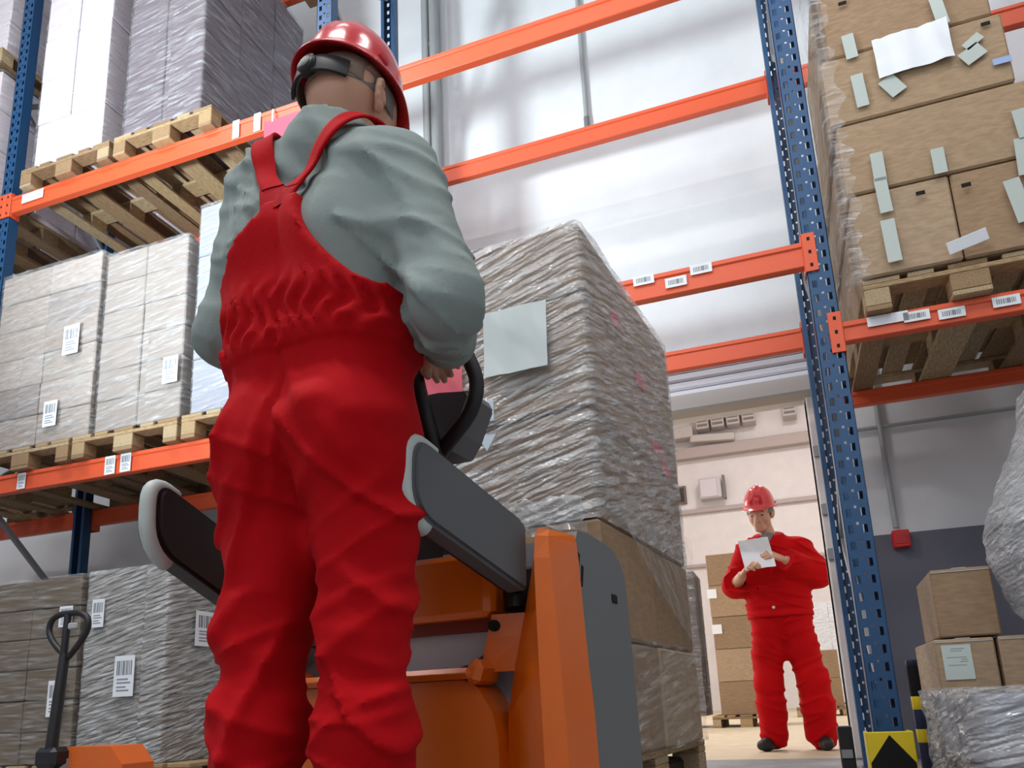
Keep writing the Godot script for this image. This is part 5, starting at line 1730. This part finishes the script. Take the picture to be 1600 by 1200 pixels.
	tb.add(Vector3(-0.07, 0.92, 0), Vector3(0.07, 0.92, 0), 0.112, 0.112)
	obj("trousers", skin(tb, 0.009, 0.01, func(p: Vector3, d: float) -> float:
		if absf(d) < 0.05:
			var s := 1.0 if p.x > 0.02 else -1.0
			d -= crease(p, Vector3(-0.4 * s, 0.9, 0.1), Vector3(s * 5.0, 3, 0), 10.0, 2.0, n1, 0.012)
		return maxf(d, p.y - 1.0)), red, t)
	# jacket with collar, hem band, zip and pocket
	var jb := Bones.new()
	jb.k = 0.05
	jb.merge(torso)
	jb.merge(arms)
	jb.add(Vector3(-0.012, 1.42, -0.005), Vector3(-0.018, 1.475, 0.0), 0.074, 0.07)
	var fL := (wrL - elL).normalized()
	var fR := (wrR - elR).normalized()
	obj("jacket", skin(jb, 0.008, 0.02, func(p: Vector3, d: float) -> float:
		if absf(d) < 0.06:
			d -= crease(p, Vector3(0.4, 0.9, 0.1), Vector3(1, 3, 0), 9.0, 2.0, n1, 0.012)
			d += 0.012 * smoothstep(0.03, 0.0, absf(p.y - 0.935)) - 0.02 * smoothstep(1.02, 0.94, p.y)
		d = maxf(d, 0.885 - p.y if absf(p.x) < 0.24 and p.y < 1.0 else -1.0)
		if p.y > 1.4:
			d = maxf(d, (p - Vector3(-0.015, 1.485, 0)).dot(Vector3(0, 0.94, 0.34)))
			# open at the throat
			d = maxf(d, 0.055 - Vector2((p.x + 0.02) * (1.0 + 6.0 * maxf(1.46 - p.y, 0.0)), 0).length() if p.z > 0.0 and p.y > 1.4 and absf(p.x + 0.02) < 0.055 - (1.49 - p.y) * 0.6 else -1.0)
		d = maxf(d, (p - wrR).dot(fR) if p.z > 0.12 and p.y > 1.1 else -1.0)
		d = maxf(d, (p - wrL).dot(fL) if p.z > 0.12 and p.x < -0.1 else -1.0)
		return d), red, t)
	obj("undershirt", tube(PackedVector3Array([Vector3(-0.018, 1.4, 0.045), Vector3(-0.02, 1.46, 0.025)]), [0.05, 0.058], 16), mat("undershirt grey", col(120, 124, 126), 0.8), t)
	obj("button", tube(PackedVector3Array([Vector3(-0.035, 0.945, 0.135), Vector3(-0.035, 0.945, 0.152)]), 0.011, 12), mat("button", col(220, 214, 208), 0.3), t)
	for q: Array in [[Vector3(-0.135, 0.092, 0.0), Vector3(-0.5, 0, 0.86)], [Vector3(0.168, 0.092, 0.0), Vector3(0.2, 0, 0.98)]]:
		var bt := Bones.new()
		bt.k = 0.02
		boot(bt, q[0], q[1])
		obj("shoe", skin(bt, 0.008, 0.0), mat("boot black", col(26, 26, 28), 0.5), t)
	helmet(t, Transform3D(hb.basis * Basis.from_euler(Vector3(0.1, 0, 0)), hc + Vector3(0.0, 0.062, -0.003)), mats["helmet red"], 0.93)
	# the sheet in his hands, seen from its back
	var s := thing("paper", "white sheet of paper held up by the far worker in red", "paper", at + Vector3(-0.1, 1.305, 0.285))
	var ps := obj("sheet", grid_sheet(0.2, 0.25, 0.006, 318), mats["paper"], s)
	ps.rotation = Vector3(-0.45, 0.1, 0.09)
